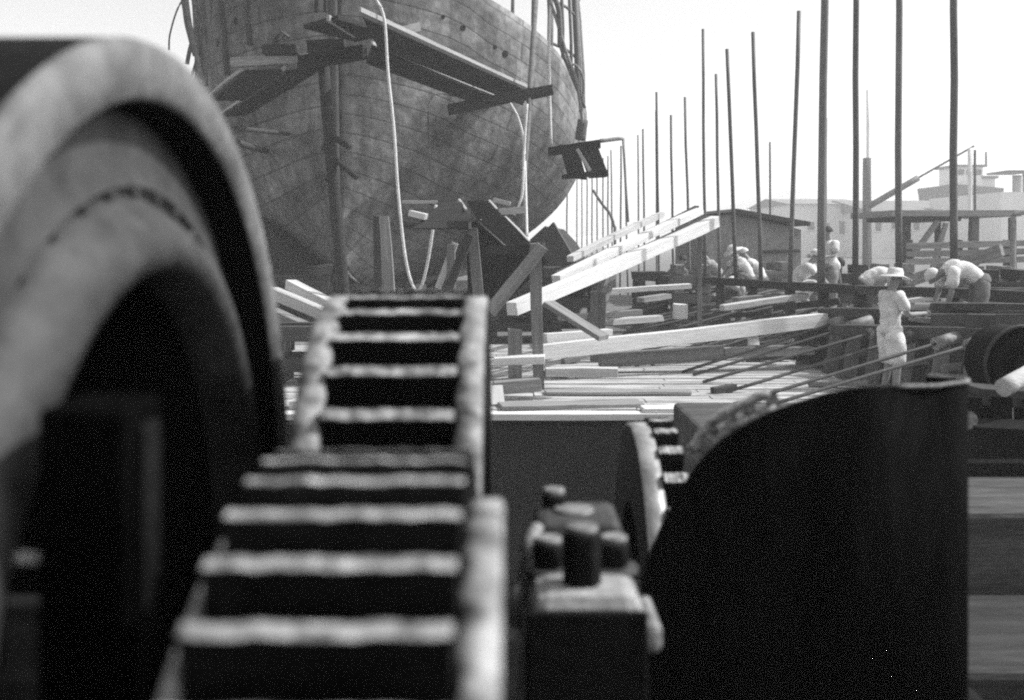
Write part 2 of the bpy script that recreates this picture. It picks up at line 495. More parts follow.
fn = thing('board_fence', (P(970, 240, D).x, D, 0), 'low fence of wide horizontal pale boards right of the shelter posts', 'fence')
for i, py in enumerate((246, 254, 262)):
    beam('board', P(906, py, D), P(1034, py - 3, D), .04, .17, 'wood_grey', fn)
for px in (910, 960, 1006):
    beam('post', (P(px, 0, D + .1).x, D + .1, 0), P(px, 240, D + .1), .12, .12, 'wood_dark', fn)
fr = thing('pipe_frame', (P(1016, 240, 26).x, 26, 0), 'bent light pipe frame standing by the fence at the far right', 'frame')
rope('pipe', [(P(1013, 0, 26).x, 26, 0), P(1013, 240, 26), P(1013, 218, 26), P(1019, 213, 26), P(1034, 212, 26)], 0.07, 'wood_grey', fr)
beam('leaning_plank', G(938, 330) + V((0, 8, 0)), P(1002, 250, 27), .12, .3, 'wood_grey', None, 'grey plank leaning up to the right in front of the fence', 'plank')

# ---------------------------------------------------------------- the ship on the slip
SO = V((-3.95, 25.0, 0.75))
SA = V((0.10, 1.0, 0)).normalized()
SL = V((SA.y, -SA.x, 0))
BM = 5.35
def half_breadth(s, h):
    e = min(max(s / 7.0, 0.0), 1.0)
    B = BM * (1 - (1 - e) ** 2.4) ** 0.62
    if s > 8:
        B *= 1 - 0.75 * ((s - 8) / 22) ** 1.5
    p = 1.4 + 2.0 * e
    f = 1 - (1 - min(max(h / 5.6, 0), 1)) ** p
    flare = 1 + 0.02 * max(h - 5.6, 0) * (1 - e)
    return B * f * flare
def keel(s):
    e = min(s / 4.0, 1)
    return 0.9 * (1 - e) ** 2.5
def sheer_right(s):
    tb = [(0, 7.8), (1.0, 7.4), (1.5, 6.95), (3.5, 6.05), (5.5, 5.1), (9, 4.8), (30, 4.6)]
    for (a, b), (c, d) in zip(tb, tb[1:]):
        if s <= c:
            return b + (d - b) * (s - a) / (c - a)
    return tb[-1][1]
def hull_pt(s, h, side):
    k = keel(s)
    hh = max(h - k, 0)
    return SO + SA * s + SL * side * (half_breadth(s, hh) + 0.06) + V((0, 0, h)) - SA * 0.05 * h * (1 if s < 0.01 else max(0, 1 - s / 2))
mb = MB()
uvl = mb.bm.loops.layers.uv.new('plates')
ss = [0, .03, .08, .15, .25, .4, .6, .85, 1.15, 1.5, 1.9, 2.4, 3, 3.6, 4.3, 5, 5.8, 6.6, 7.5, 9, 11, 13, 16, 19, 22, 26, 30]
NH = 26
arc = [0.0]
for side in (-1, 1):
    rows = []; uvs = []
    for i, s in enumerate(ss):
        top = 9.3 if side < 0 else sheer_right(s)
        k = keel(s)
        row = []; ur = []; g = 0; prev = None
        for j in range(NH + 1):
            t = j / NH
            h = k + (top - k) * (t ** 1.5)
            p = hull_pt(s, h, side)
            g = 9.0 * t ** 1.4
            prev = p
            row.append(mb.bm.verts.new(p)); ur.append((s * 1.0 + (2.0 if s > 0 else 0) * min(s, 1) , g))
        rows.append(row); uvs.append(ur)
    for i in range(len(rows) - 1):
        for j in range(NH):
            f = mb.bm.faces.new((rows[i][j], rows[i + 1][j], rows[i + 1][j + 1], rows[i][j + 1])); f.smooth = True
            for lp, uv in zip(f.loops, (uvs[i][j], uvs[i + 1][j], uvs[i + 1][j + 1], uvs[i][j + 1])):
                lp[uvl].uv = uv
bmesh.ops.remove_doubles(mb.bm, verts=mb.bm.verts[:], dist=0.002)
hull_bvh = BVHTree.FromBMesh(mb.bm)

def hull_material():
    m = bpy.data.materials.new('rusty_hull_plates'); m.use_nodes = True
    nt = m.node_tree; b = nt.nodes['Principled BSDF']; N = nt.nodes.new; L = nt.links.new
    uv = N('ShaderNodeUVMap'); uv.uv_map = 'plates'
    br = N('ShaderNodeTexBrick')
    br.inputs['Scale'].default_value = 1.0
    br.inputs['Mortar Size'].default_value = 0.03
    br.inputs['Mortar Smooth'].default_value = 0.4
    br.inputs['Brick Width'].default_value = 8.5
    br.inputs['Row Height'].default_value = 0.55
    br.offset = 0.5
    br.inputs['Color1'].default_value = (0.84, 0.84, 0.84, 1); br.inputs['Color2'].default_value = (1.14, 1.14, 1.14, 1)
    br.inputs['Mortar'].default_value = (0.52, 0.52, 0.52, 1)
    L(uv.outputs[0], br.inputs['Vector'])
    tc = N('ShaderNodeTexCoord')
    n1 = N('ShaderNodeTexNoise'); n1.inputs['Scale'].default_value = 0.55; n1.inputs['Detail'].default_value = 8; n1.inputs['Roughness'].default_value = 0.65
    L(tc.outputs['Object'], n1.inputs['Vector'])
    mp = N('ShaderNodeMapping'); mp.inputs['Scale'].default_value = (2.2, 2.2, 0.25)
    L(tc.outputs['Object'], mp.inputs['Vector'])
    n2 = N('ShaderNodeTexNoise'); n2.inputs['Scale'].default_value = 1.0; n2.inputs['Detail'].default_value = 7; n2.inputs['Roughness'].default_value = 0.7
    L(mp.outputs[0], n2.inputs['Vector'])
    n3 = N('ShaderNodeTexNoise'); n3.inputs['Scale'].default_value = 5; n3.inputs['Detail'].default_value = 5
    L(tc.outputs['Object'], n3.inputs['Vector'])
    def rng(n, lo, hi, a, c):
        r = N('ShaderNodeMapRange'); r.inputs['From Min'].default_value = lo; r.inputs['From Max'].default_value = hi
        r.inputs['To Min'].default_value = a; r.inputs['To Max'].default_value = c
        L(n.outputs[0], r.inputs['Value']); return r.outputs[0]
    def mul(a, c):
        x = N('ShaderNodeMath'); x.operation = 'MULTIPLY'; L(a, x.inputs[0])
        if isinstance(c, float):
            x.inputs[1].default_value = c
        else:
            L(c, x.inputs[1])
        return x.outputs[0]
    v = mul(mul(rng(n1, .34, .66, .5, 1.65), rng(n2, .32, .68, .45, 1.6)), rng(n3, .3, .7, .68, 1.35))
    bwn = N('ShaderNodeRGBToBW'); L(br.outputs['Color'], bwn.inputs[0])
    v = mul(mul(v, bwn.outputs[0]), HULL_ALB)
    L(v, b.inputs['Base Color'])
    b.inputs['Roughness'].default_value = 0.8
    b.inputs['Specular IOR Level'].default_value = 0.25
    bp = N('ShaderNodeBump'); bp.inputs['Strength'].default_value = 0.5; bp.inputs['Distance'].default_value = 0.05
    L(mul(n3.outputs[0], bwn.outputs[0]), bp.inputs['Height'])
    L(bp.outputs[0], b.inputs['Normal'])
    return m
HULL_ALB = 0.14
ship = thing('ship', (SO.x, SO.y, 0), 'big rusty plated ship under construction, bow towards the viewer', 'ship')
hull = link('hull', mb, hull_material(), ship, Matrix.Translation(SO))
sd = hull.modifiers.new('plate', 'SOLIDIFY'); sd.thickness = 0.04
# stem bar and keel
mb = MB()
st = [hull_pt(0, h, 1) * 0.5 + hull_pt(0, h, -1) * 0.5 - SA * 0.05 for h in [0.9 + .42 * i for i in range(21)]]
mb.tube(st, 0.09, 8); link('stem_bar', mb, 'dark_iron', ship)
beam('keel_bar', SO + SA * 1.5 + V((0, 0, 0.03)), SO + SA * 29 + V((0, 0, -0.05)), .35, .3, 'dark_iron', ship)
# bare frames above the plating on the right side
for i, s in enumerate([1.5, 2.1, 2.7, 3.4, 4.1, 4.8, 5.6, 6.4, 7.2, 8.2, 9.4]):
    t0 = sheer_right(s) - 0.4
    pts = [hull_pt(s, t0 + (9.6 - t0) * q, 1) + SL * (-0.12 - 0.35 * q * q) for q in (0, .33, .66, 1)]
    mb = MB(); mb.tube(pts, 0.045 if i % 3 else 0.08, 6)
    link('rib', mb, 'wood_grey' if i % 2 else 'pole', ship)
for hh in (6.3, 7.4, 8.6):
    pts = [hull_pt(s, hh, 1) - SL * 0.25 for s in (1.6, 2.6, 3.6, 4.6, 5.6, 6.6, 8, 9.4) if sheer_right(s) < hh]
    if len(pts) > 2:
        mb = MB(); mb.tube(pts, 0.04, 6); link('stringer', mb, 'pole', ship)
def on_hull(px, py, off=0.0):
    o = V((0, 0, CZ)); d = (P(px, py, 1) - o).normalized()
    hit, nrm, idx, dist = hull_bvh.ray_cast(o, d)
    if hit is None:
        return None, None
    if nrm.dot(d) > 0:
        nrm = -nrm
    return hit + nrm * off, nrm
for px, py, r in ((463, 28, .07), (443, 17, .05), (495, 47, .05), (505, 54, .09), (236, 21, .09), (218, 43, .09), (226, 30, .06)):
    h, n = on_hull(px, py)
    if h:
        mb = MB().tube([h - n * 0.03, h + n * 0.012], r, 12); link('plate_hole', mb, 'black', ship)
for px, py in ((430, 75), (412, 60), (300, 30), (455, 140)):
    pass
# dark vertical seam straps on the port bow
for chain in ([(222, 2), (226, 35), (229, 75)], [(247, 0), (249, 22), (252, 45)]):
    pts = [on_hull(a, b, .05)[0] for a, b in chain]
    if all(pts):
        link('seam_strap', MB().tube(pts, 0.07, 6), 'dark_iron', ship)

# keel blocks and bilge cribbing under the hull
for i, s in enumerate((1.2, 3.6, 6.2, 9, 12)):
    c = SO + SA * s
    t = thing('keel_block', (c.x, c.y, 0), 'stacked dark keel blocks under the ship, %s from the bow' % ORD[i], 'blocks', 'keel blocks under the ship')
    for k in range(3):
        link('block', MB().box((c.x - .7, c.y - .25, .004 + k * .225), (c.x + .7, c.y + .25, .22 + k * .225)), 'wood_dark', t, None, .02)
for lab, poly in (('dark added cradle filled with timber under the left bilge of the hull', [(246, 216), (268, 226), (304, 262), (345, 300), (345, 330), (246, 322)]),
                  ('dark added cradle filled with timber under the right bilge of the hull', [(455, 300), (505, 262), (545, 226), (562, 244), (588, 288), (575, 322), (455, 330)])):
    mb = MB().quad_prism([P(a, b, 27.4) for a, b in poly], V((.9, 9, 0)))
    tag(link('under_hull_shade', mb, 'stage'), lab, 'mass')  # dark prisms added where shade falls under the bilges
def crib(px, d, n, w, label, mats='wood_dark'):
    x = P(px, 0, d).x
    t = thing('timber_crib', (x, d, 0), label, 'crib')
    for k in range(n):
        z = 0.006 + k * 0.21
        for sgn in (-1, 1):
            if k % 2:
                beam('crib_timber', (x - w / 2, d + sgn * w * .35, z + .1), (x + w / 2, d + sgn * w * .35, z + .1), .2, .2, mats, t)
            else:
                beam('crib_timber', (x + sgn * w * .35, d - w / 2, z + .1), (x + sgn * w * .35, d + w / 2, z + .1), .2, .2, mats, t)
    return t
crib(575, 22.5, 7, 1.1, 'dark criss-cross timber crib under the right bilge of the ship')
crib(290, 23.5, 7, 1.9, 'dark criss-cross timber crib added to fill the shade under the left bilge of the ship')  # extra crib put in to darken the shaded gap below the hull
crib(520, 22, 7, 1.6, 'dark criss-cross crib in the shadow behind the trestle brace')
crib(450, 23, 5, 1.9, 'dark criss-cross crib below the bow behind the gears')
# shadowed plating panels propped under the right bilge
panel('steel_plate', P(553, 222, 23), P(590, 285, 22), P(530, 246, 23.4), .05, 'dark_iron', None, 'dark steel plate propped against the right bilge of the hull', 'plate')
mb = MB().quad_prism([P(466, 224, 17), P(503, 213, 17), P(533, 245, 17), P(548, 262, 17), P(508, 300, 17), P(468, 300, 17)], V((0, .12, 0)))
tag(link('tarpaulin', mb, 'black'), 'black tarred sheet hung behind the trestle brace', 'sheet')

# ---------------------------------------------------------------- upper staging round the bow
stg = thing('bow_staging', (P(330, 0, 19).x, 19.3, 0), 'high plank staging round the bow carried on a dark pole', 'staging')
zL = 4.95
def GZ(px, py, z):
    d = (CZ - z) * F / (py - HY)
    return V(((px - 512) / F * d, d, z))
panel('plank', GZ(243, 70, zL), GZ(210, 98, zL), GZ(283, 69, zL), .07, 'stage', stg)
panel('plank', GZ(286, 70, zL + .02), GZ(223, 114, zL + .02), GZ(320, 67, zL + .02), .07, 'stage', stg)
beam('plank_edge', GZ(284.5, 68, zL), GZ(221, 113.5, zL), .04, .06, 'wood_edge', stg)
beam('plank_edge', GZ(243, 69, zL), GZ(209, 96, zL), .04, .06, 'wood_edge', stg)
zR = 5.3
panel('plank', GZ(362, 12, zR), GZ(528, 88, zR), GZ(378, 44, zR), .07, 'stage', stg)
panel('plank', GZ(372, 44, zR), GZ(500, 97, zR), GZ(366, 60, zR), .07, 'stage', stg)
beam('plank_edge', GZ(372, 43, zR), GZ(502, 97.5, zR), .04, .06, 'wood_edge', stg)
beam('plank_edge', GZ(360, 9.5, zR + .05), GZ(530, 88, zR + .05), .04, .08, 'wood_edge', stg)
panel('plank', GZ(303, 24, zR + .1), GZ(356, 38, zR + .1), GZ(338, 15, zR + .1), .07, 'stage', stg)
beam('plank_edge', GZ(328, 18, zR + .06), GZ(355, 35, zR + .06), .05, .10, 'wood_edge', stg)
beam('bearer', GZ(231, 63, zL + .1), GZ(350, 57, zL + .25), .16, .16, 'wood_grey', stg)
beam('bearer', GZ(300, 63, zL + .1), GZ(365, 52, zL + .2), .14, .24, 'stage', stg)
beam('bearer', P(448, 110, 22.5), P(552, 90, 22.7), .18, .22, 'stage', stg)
beam('bearer', P(385, 36, 17.6), P(418, 27, 18.2), .12, .14, 'wood_grey', stg)
beam('block', P(264, 50, 18.6), P(298, 50, 18.6), .3, .16, 'stage', stg)
beam('block', P(308, 48, 18.5), P(345, 46, 18.5), .3, .22, 'stage', stg)
pole('pole', (P(349, 0, 18.9).x, 18.9, 0), P(323, 62, 18.9), .115, 'stage', stg, r1=.10)
pole('fork', P(331, 135, 18.85), P(350, 148, 18.7), .05, 'stage', stg)
pole('fork', P(332, 128, 18.85), P(323, 150, 18.8), .04, 'stage', stg)
pole('fork', P(336, 160, 18.85), P(357, 178, 18.7), .05, 'stage', stg)
pole('fork', P(336, 158, 18.85), P(327, 182, 18.8), .05, 'stage', stg)
for px in (338,):
    for q in (316, 325):
        beam('hanger', P(q, 12, 19.2), P(q + 1, -20, 19.2), .06, .08, 'stage', stg)
# tools lying on staging
t = thing('rope_coil', GZ(283, 44, 5.3), 'small tangled coil lying on the left end of the high staging', 'rope')
mb = MB(); mb.tube([P(274 + 6 * math.sin(i * 1.9) + i * .9, 42 + 3 * math.cos(i * 2.3) - i * .7, 18.6) for i in range(14)], .03, 6); link('coil', mb, 'rope_dark', t)
# bars poking out of the left side
h0, n0 = on_hull(286, 134)
for (a, b, lab, r) in (((236, 128), (288, 134), 'short dark bar sticking from the left bow below the staging', .05), ((238, 143), (266, 151), 'stubby dark bolt end on the left bow under the bar', .07)):
    h, n = on_hull(*b)
    pole('hull_bar', P(a[0], a[1], 21.5), h, r, 'dark_iron', None, lab, 'bar')
# bosun poles against right side
for i, ((a, b, da), (c, e, dc), r) in enumerate((((536, 0, 24), (521, 230, 21), .055),)):
    pole('long_spar', P(a, b, da), P(c, e, dc), r, 'wood_post', None, 'long thin spar hung upright against the right bow', 'spar')
# rope loop hanging in front of the bow
rope('hanging_rope', [P(374, -4, 16.5), P(384, 18, 16.5), P(388, 72, 16.5), P(394, 130, 16.5), P(398, 190, 16.5), P(405, 255, 16.5), P(413, 286, 16.5), P(421, 287, 16.5), P(429, 255, 16.4), P(436, 205, 16.3)], .022, 'rope', None,
     'pale rope hanging down the bow in a long loop behind the gear', 'rope')
rope('hanging_rope', [P(527, 104, 21), P(524, 150, 21), P(522, 195, 21), P(514, 215, 21)], .026, 'rope', None, 'pale rope slanting down the right bow to the low staging', 'rope')
rope('hanging_rope', [P(510, 103, 21.6), P(518, 118, 21.6), P(524, 145, 21.6), P(526, 200, 21), P(527, 236, 20.5)], .026, 'rope', None, 'pale upright rope along the right bow beside the slanting one', 'rope')
rope('hanging_rope', [P(430, 170, 24), P(430, 100, 24.4), P(456, 96, 24.6)], .018, 'rope_dark', None, 'thin dark line bent over a peg on the middle of the hull', 'rope')

# ropes trailing down the left rail
t = thing('rope_bundle', P(200, 92, 26), 'ragged bundle of ropes trailing down the left rail of the ship', 'ropes')
for i in range(16):
    x0 = random.uniform(178, 212); x1 = random.uniform(185, 212); y1 = random.uniform(50, 92); b = random.uniform(-5, 5)
    dd = random.uniform(24.5, 27)
    xa, xb = x0 * .75 + x1 * .25, x0 * .3 + x1 * .7
    rope('strand', [P(x0, -14, dd), P(xa + b * .4, y1 * .3, dd), P(xb + b * .4, y1 * .7, dd), P(x1, y1, dd)], random.choice((.025, .035, .05)), random.choice(('rope_dark', 'rope_dark', 'wood_post', 'wood_grey')), t)
rope('strand', [P(190, -10, 26), P(178, 8, 26), P(170, 34, 26), P(169, 50, 26)], .022, 'rope_dark', t)
# ropes and hung staging at the right rail
D0 = 25.5
for i, (pts, r, m, lab) in enumerate((
        ([(545, -10), (556, 18), (566, 52), (577, 84), (583, 125)], .04, 'wood_grey', 'thick pale rope sagging down the right rail to the hung slabs'),
        ([(552, -10), (560, 20), (560, 44), (570, 72), (585, 108)], .035, 'rope_dark', 'dark rope sagging outside the thick one at the right rail'),
        ([(568, 64), (578, 67), (584, 85), (580, 112)], .03, 'wood_grey', 'short curved rope bowed outward at the right rail'),
        ([(552, -8), (559, 12), (560, 45)], .06, 'wood_post', 'dark heavy rope end hanging from the top of the right rail'),
        ([(551, 0), (549, 60), (551, 145)], .035, 'rope', 'thin pale rope hanging straight at the right edge of the bow'))):
    rope('rail_rope', [P(a, b, D0 - .3) for a, b in pts], r, m, None, lab, 'rope')
t = thing('hung_slabs', P(590, 178, D0), 'two black slabs hung by ropes from the right side of the bow', 'fender')
panel('slab', P(559, 145, D0), P(568, 178, D0), P(577, 147, D0), .25, 'black', t)
panel('slab', P(580, 145, D0), P(592, 177, D0), P(597, 144, D0 + .1), .25, 'black', t)
beam('strip', P(577, 149, D0 - .3), P(590, 171, D0 - .3), .06, .08, 'wood_edge', t)
beam('crosspiece', P(548, 152, D0 - .1), P(600, 144, D0 - .1), .2, .2, 'black', t)
beam('lower_piece', P(562, 177, D0 - .1), P(608, 172, D0 - .1), .14, .12, 'black', t)
pole('shackle', P(583, 120, D0 - .2), P(580, 140, D0 - .2), .12, 'rope_dark', t)
pole('outrigger', P(600, 141, D0), P(623, 138, D0), .05, 'wood_pale', t)
pole('drop_line', P(623, 138, D0), P(628, 222, D0), .03, 'pole_far', t)

# ---------------------------------------------------------------- lower trestle staging
tr = thing('trestle_staging', (P(505, 0, 14.6).x, 14.8, 0), 'low trestle staging with sloping dark planks before the right bow', 'trestle')
beam('post', (P(539, 0, 14.4).x, 14.4, 0), P(535, 243, 14.4), .15, .13, 'wood_post', tr)
beam('post', (P(486, 0, 15.4).x, 15.4, 0), P(472, 228, 15.4), .15, .13, 'wood_post', tr)
beam('brace', P(543, 246, 14.2), P(490, 312, 14.2), .14, .17, 'wood_grey', tr)
beam('brace', P(470, 235, 15.2), P(448, 290, 15.2), .10, .12, 'wood_dark', tr)
beam('brace', P(455, 243, 16.2), P(438, 288, 16.2), .09, .10, 'wood_pale', tr)
beam('post', (P(452, 0, 16.2).x, 16.2, 0), P(451, 245, 16.2), .12, .12, 'wood_post', tr)
beam('plank_edge', P(480, 220, 14.9), P(506, 244, 14.3), .04, .06, 'wood_edge', tr)
beam('plank_edge', P(505, 218, 15), P(529, 243, 14.35), .04, .06, 'wood_edge', tr)
beam('plank_edge', P(459, 200, 15.9), P(466, 210, 15.4), .04, .045, 'wood_edge', tr)
beam('plank_edge', P(489, 201, 15.9), P(497, 210, 15.6), .04, .045, 'wood_edge', tr)
beam('bearer', P(405, 226, 15.5), P(470, 226, 15.3), .12, .10, 'wood_dark', tr)
beam('plank_edge', P(402, 202, 16.2), P(437, 202, 16.2), .04, .045, 'wood_edge', tr)
beam('plank_edge', P(410, 213, 15.4), P(426, 217, 15.2), .08, .09, 'wood_white', tr)
beam('outrigger', P(497, 212, 15.6), P(524, 210, 15.8), .09, .10, 'wood_post', tr)
beam('ledger', P(488, 251, 14.9), P(544, 247, 14.35), .10, .12, 'wood_dark', tr)
beam('plank_edge', P(493, 200, 16), P(510, 204, 16), .06, .07, 'wood_edge', tr)
for poly, d, m in (([(441, 204), (461, 203), (471, 216), (466, 228), (414, 228)], 15.6, 'stage'), ([(467, 202), (488, 202), (501, 215), (478, 221)], 15.2, 'black'),
                   ([(479, 222), (503, 216), (530, 244), (507, 246)], 14.8, 'black')):
    mb = MB().quad_prism([P(a, b, d - (b - 202) * .02) for a, b in poly], V((0, .05, 0.02)))
    link('plank', mb, m, tr)  # dark faces: underside shade put into the plank colour
# upright boards before the stem
beam('upright_board', (P(394, 0, 17.2).x, 17.2, 0), P(384, 217, 17.2), .16, .1, 'wood_grey', None, 'pale upright board standing close before the bow', 'board')
beam('upright_board', (P(379, 0, 17.6).x, 17.6, 0), P(377, 216, 17.6), .13, .1, 'wood_dark', None, 'dark upright board just left of the pale one', 'board')
# slanting boards right of trestle
beam('slanting_board', P(548, 303, 14.0), P(604, 338, 13.6), .28, .06, 'wood_grey', None, 'grey board slanting down to the right from the trestle post', 'board')
beam('leaning_timber', P(612, 268, 18), P(590, 330, 17.6), .12, .22, 'wood_post', None, 'short grey timber leaning under the rising planks', 'timber')

# rising white planks
for i, (a, b, w, h, m, lab) in enumerate((
        (P(512, 309, 14.6), P(715, 221.5, 19.0), .18, .19, 'wood_white', 'nearest and longest white timber rising up to the right'),
        (P(556, 280, 16.0), P(700, 211, 20.5), .16, .13, 'wood_white', 'middle white timber of the three rising to the right'),
        (P(570, 259, 19.0), P(662, 214.5, 23.0), .14, .11, 'wood_pale', 'farthest and shortest pale timber rising to the right'))):
    beam('rising_timber', a, b, w, h, m, None, lab, 'timber', 'timbers rising to the right')
beam('strip', P(545, 292, 15.6), P(708, 216.2, 19.6), .1, .05, 'wood_dark', None, 'thin dark batten added for the shade between the nearest and middle rising timbers', 'strip')  # dark strips added to draw the shade lines along the rising timbers
beam('strip', P(556, 273, 17.0), P(697, 206.5, 21.3), .1, .04, 'wood_dark', None, 'thin dark batten added for the shade above the middle rising timber', 'strip')
beam('support_post', (P(598, 0, 17.6).x, 17.6, 0), P(598, 291, 17.6), .24, .24, 'wood_post', None, 'square post propping the rising white timbers', 'post')
beam('support_post', (P(700, 0, 19.3).x, 19.3, 0), P(700, 231, 19.3), .07, .07, 'wood_post', None, 'thin post under the upper end of the rising timbers', 'post')
beam('support_post', (P(515, 0, 15.4).x, 15.4, 0), P(515, 330, 15.3), .2, .2, 'wood_post', None, 'short post under the lower end of the rising timbers', 'post')
beam('long_white_timber', P(540, 352, 15.2), P(829, 319, 16.9), .16, .21, 'wood_white', None, 'long squared white timber lying across the middle of the yard', 'timber')
beam('long_white_timber', P(494, 361, 14.2), P(545, 359, 14.2), .3, .10, 'wood_white', None, 'short white timber end beside the trestle post', 'timber')
beam('long_white_timber', P(545, 340, 15.5), P(610, 335, 15.8), .2, .18, 'wood_white', None, 'white timber lying between the trestle post and slanting board', 'timber')
beam('cross_timber', P(600, 360, 16.2), P(722, 352, 16.4), .25, .20, 'wood_grey', None, 'grey timber lying below the long white one', 'timber')
beam('cross_timber', P(722, 352, 16.5), P(812, 350, 16.7), .25, .12, 'wood_grey', None, 'thin grey timber end to end with the thicker grey one', 'timber')
beam('cross_timber', P(545, 372, 14.4), P(618, 372, 14.4), .2, .12, 'wood_pale', None, 'pale flat plank right of the trestle post foot', 'plank')
beam('cross_timber', P(494, 388, 13.4), P(540, 384, 13.5), .2, .16, 'wood_grey', None, 'grey timber left of the trestle post foot', 'timber')
beam('chock', P(496, 390, 13.2), P(498, 409, 12.9), .16, .16, 'wood_pale', None, 'short pale chock standing on the wharf edge by the gear', 'chock')
beam('deck_board', G(642, 409, .08), G(705, 409, .08), .34, .05, 'wood_white', None, 'white board lying flat on the wharf edge over the small gear', 'board')
beam('deck_board', G(500, 406, .08), G(640, 403, .08), .40, .05, 'wood_grey', None, 'grey board lying flat on the wharf edge', 'board')
beam('deck_board', G(545, 392, .08), G(690, 392, .08), .30, .04, 'wood_grey', None, 'long grey board lying flat behind the wharf edge', 'board')
beam('stub_block', P(752, 329, 16.6), P(754, 347, 16.4), .15, .15, 'wood_white', None, 'small white block under the long white timber', 'block')
beam('stub_block', P(680, 304, 20), P(680, 318, 20), .24, .24, 'wood_white', None, 'small white stub standing among the far rods', 'block')
beam('end_block', P(291, 412, 12.8), P(318, 412, 12.8), .3, .28, 'wood_pale', None, 'pale timber block on the wharf edge left of the gear', 'block')
# timbers left, seen between drum and gear
for i, (a, b, w, m, lab) in enumerate((
        (P(290, 284, 17.5), P(338, 308, 16.8), .15, 'wood_pale', 'top pale plank sloping down left of the gear'),
        (P(272, 292, 17), P(330, 317, 16.3), .17, 'wood_pale', 'middle pale plank sloping down left of the gear'),
        (P(272, 313, 16.5), P(330, 340, 15.8), .16, 'wood_grey', 'lowest pale plank sloping down left of the gear'))):
    beam('sloping_plank', a, b, .2, w, m, None, lab, 'plank', 'sloping planks left of the gear')
crib(306, 15.2, 4, 1.0, 'dark timber crib behind the sloping planks left of the gear')

# ---------------------------------------------------------------- rods and their stands along the right of the wharf
rods = [((723, 347), (808, 323), 17.2), ((682, 372), (832, 324), 16.6), ((693, 375), (850, 327), 16.0), ((703, 382), (872, 333), 15.4), ((726, 392), (903, 339), 14.8), ((734, 404), (938, 343), 14.2), ((754, 410), (970, 345), 13.7)]
for i, (a, b, d) in enumerate(rods):
    p0 = G(a[0], a[1], .07); p1 = P(b[0], b[1], d)
    pole('steel_rod', p0, p1 + (p1 - p0).normalized() * .15, .022, 'rod', None, '%s of the seven long steel rods slanting up right, counted from the back' % ORD[i], 'rod', 'long steel rods on the wharf')
    t = thing('rod_stand', (p1.x, d, 0), 'dark leaning stand with a pipe sleeve holding the %s steel rod from the back' % ORD[i], 'stand', 'stands holding the rods')
    dr = (p1 - p0).normalized()
    link('sleeve', MB().tube([p1 - dr * .05, p1 + dr * .34], .085, 12), 'iron' if i != 4 else 'dark_iron', t)
    q = p1 + dr * .15
    beam('leg', (q.x - .16, d - .02, 0), q + V((-.04, 0, -.02)), .20, .06, 'wood_post', t)
    beam('leg', (q.x + .06, d + .05, 0), q + V((.16, .05, -.02)), .26, .06, 'wood_dark', t)
    e1 = p1 + dr * .33
    mb = MB().quad_prism([e1 + V((-.02, -.06, -.05)), e1 + V((-.30, -.03, -.09)), e1 + V((-.44, .0, -.62)), e1 + V((-.16, -.03, -.62))], V((.01, .05, 0)))
    link('flap', mb, 'wood_dark', t)
    beam('tie', (q.x - .12, d - .08, .35), (q.x + .2, d - .02, .38), .05, .1, 'wood_post', t)
# farther rods
k = 0
for i in range(17):
    f = i / 16
    d0 = 17.8 + 7 * f + random.uniform(-.2, .2)
    px0 = 650 - 40 * f + random.uniform(-14, 14)
    x0 = P(px0, 0, d0).x
    p0 = V((x0, d0, .15 + .2 * f)); p1 = V((x0 + 3.0 + random.uniform(-.3, .5), d0 + 1.2 + random.uniform(-.2, .2), .80 + .15 * f + random.uniform(-.1, .1)))
    pole('far_rod', p0, p1, .028, 'rod', None, 'thin rod %s back in the close ranks of rods beyond the long white timber' % ORD[i], 'rod', 'ranks of rods beyond the white timber', n=6)
for i in range(9):
    d0 = 16.9 + .16 * i
    x0 = P(640 + 9 * i + random.uniform(-6, 6), 0, d0).x
    p0 = V((x0, d0, .07)); p1 = V((x0 + 2.1 + random.uniform(-.2, .3), d0 + 1.0, .52 + random.uniform(-.04, .06)))
    pole('short_rod', p0, p1, .022, 'rod', None, 'thin rod %s from the left in the rank crossing under the long white timber' % ORD[i], 'rod', 'rank of rods under the white timber', n=6)
# loose planks among the rods
loose = [((600, 292), (690, 286), 22, 'wood_white'), ((640, 300), (668, 296), 21, 'wood_grey'), ((722, 308), (806, 296), 19, 'wood_pale'), ((735, 300), (800, 294), 20, 'wood_grey'),
         ((690, 275), (770, 285), 24, 'wood_grey'), ((560, 318), (640, 312), 19, 'wood_grey'), ((610, 322), (660, 318), 18, 'wood_pale'), ((815, 345), (880, 340), 17.5, 'wood_grey')]
labs = ['white plank below the upper end of the rising timbers', 'small grey plank among the far rods', 'pale plank lying above the right end of the long white timber', 'thin grey plank behind the pale one by the beam',
        'grey plank lying along the dark beam', 'grey plank under the middle of the rising timbers', 'pale plank end just behind the slanting board', 'grey plank behind the stands']
for (a, b, d, m), lab in zip(loose, labs):
    beam('loose_plank', P(a[0], a[1], d), P(b[0], b[1], d + .4), .24, .10, m, None, lab, 'plank')
# offcuts strewn over the wharf and among the rods
for i in range(12):
    px, py = random.uniform(500, 815), random.uniform(318, 398)
    g = G(px, py, .09)
    a = random.uniform(-.5, .5); l = random.uniform(.2, .8)
    beam('offcut', g, g + V((l * math.cos(a), l * math.sin(a), random.uniform(0, .05))), random.uniform(.06, .18), random.uniform(.03, .09), random.choice(('wood_grey', 'wood_dark', 'wood_post')), None,
         'small timber offcut strewn over the wharf planks', 'offcut', 'offcuts strewn over the wharf')
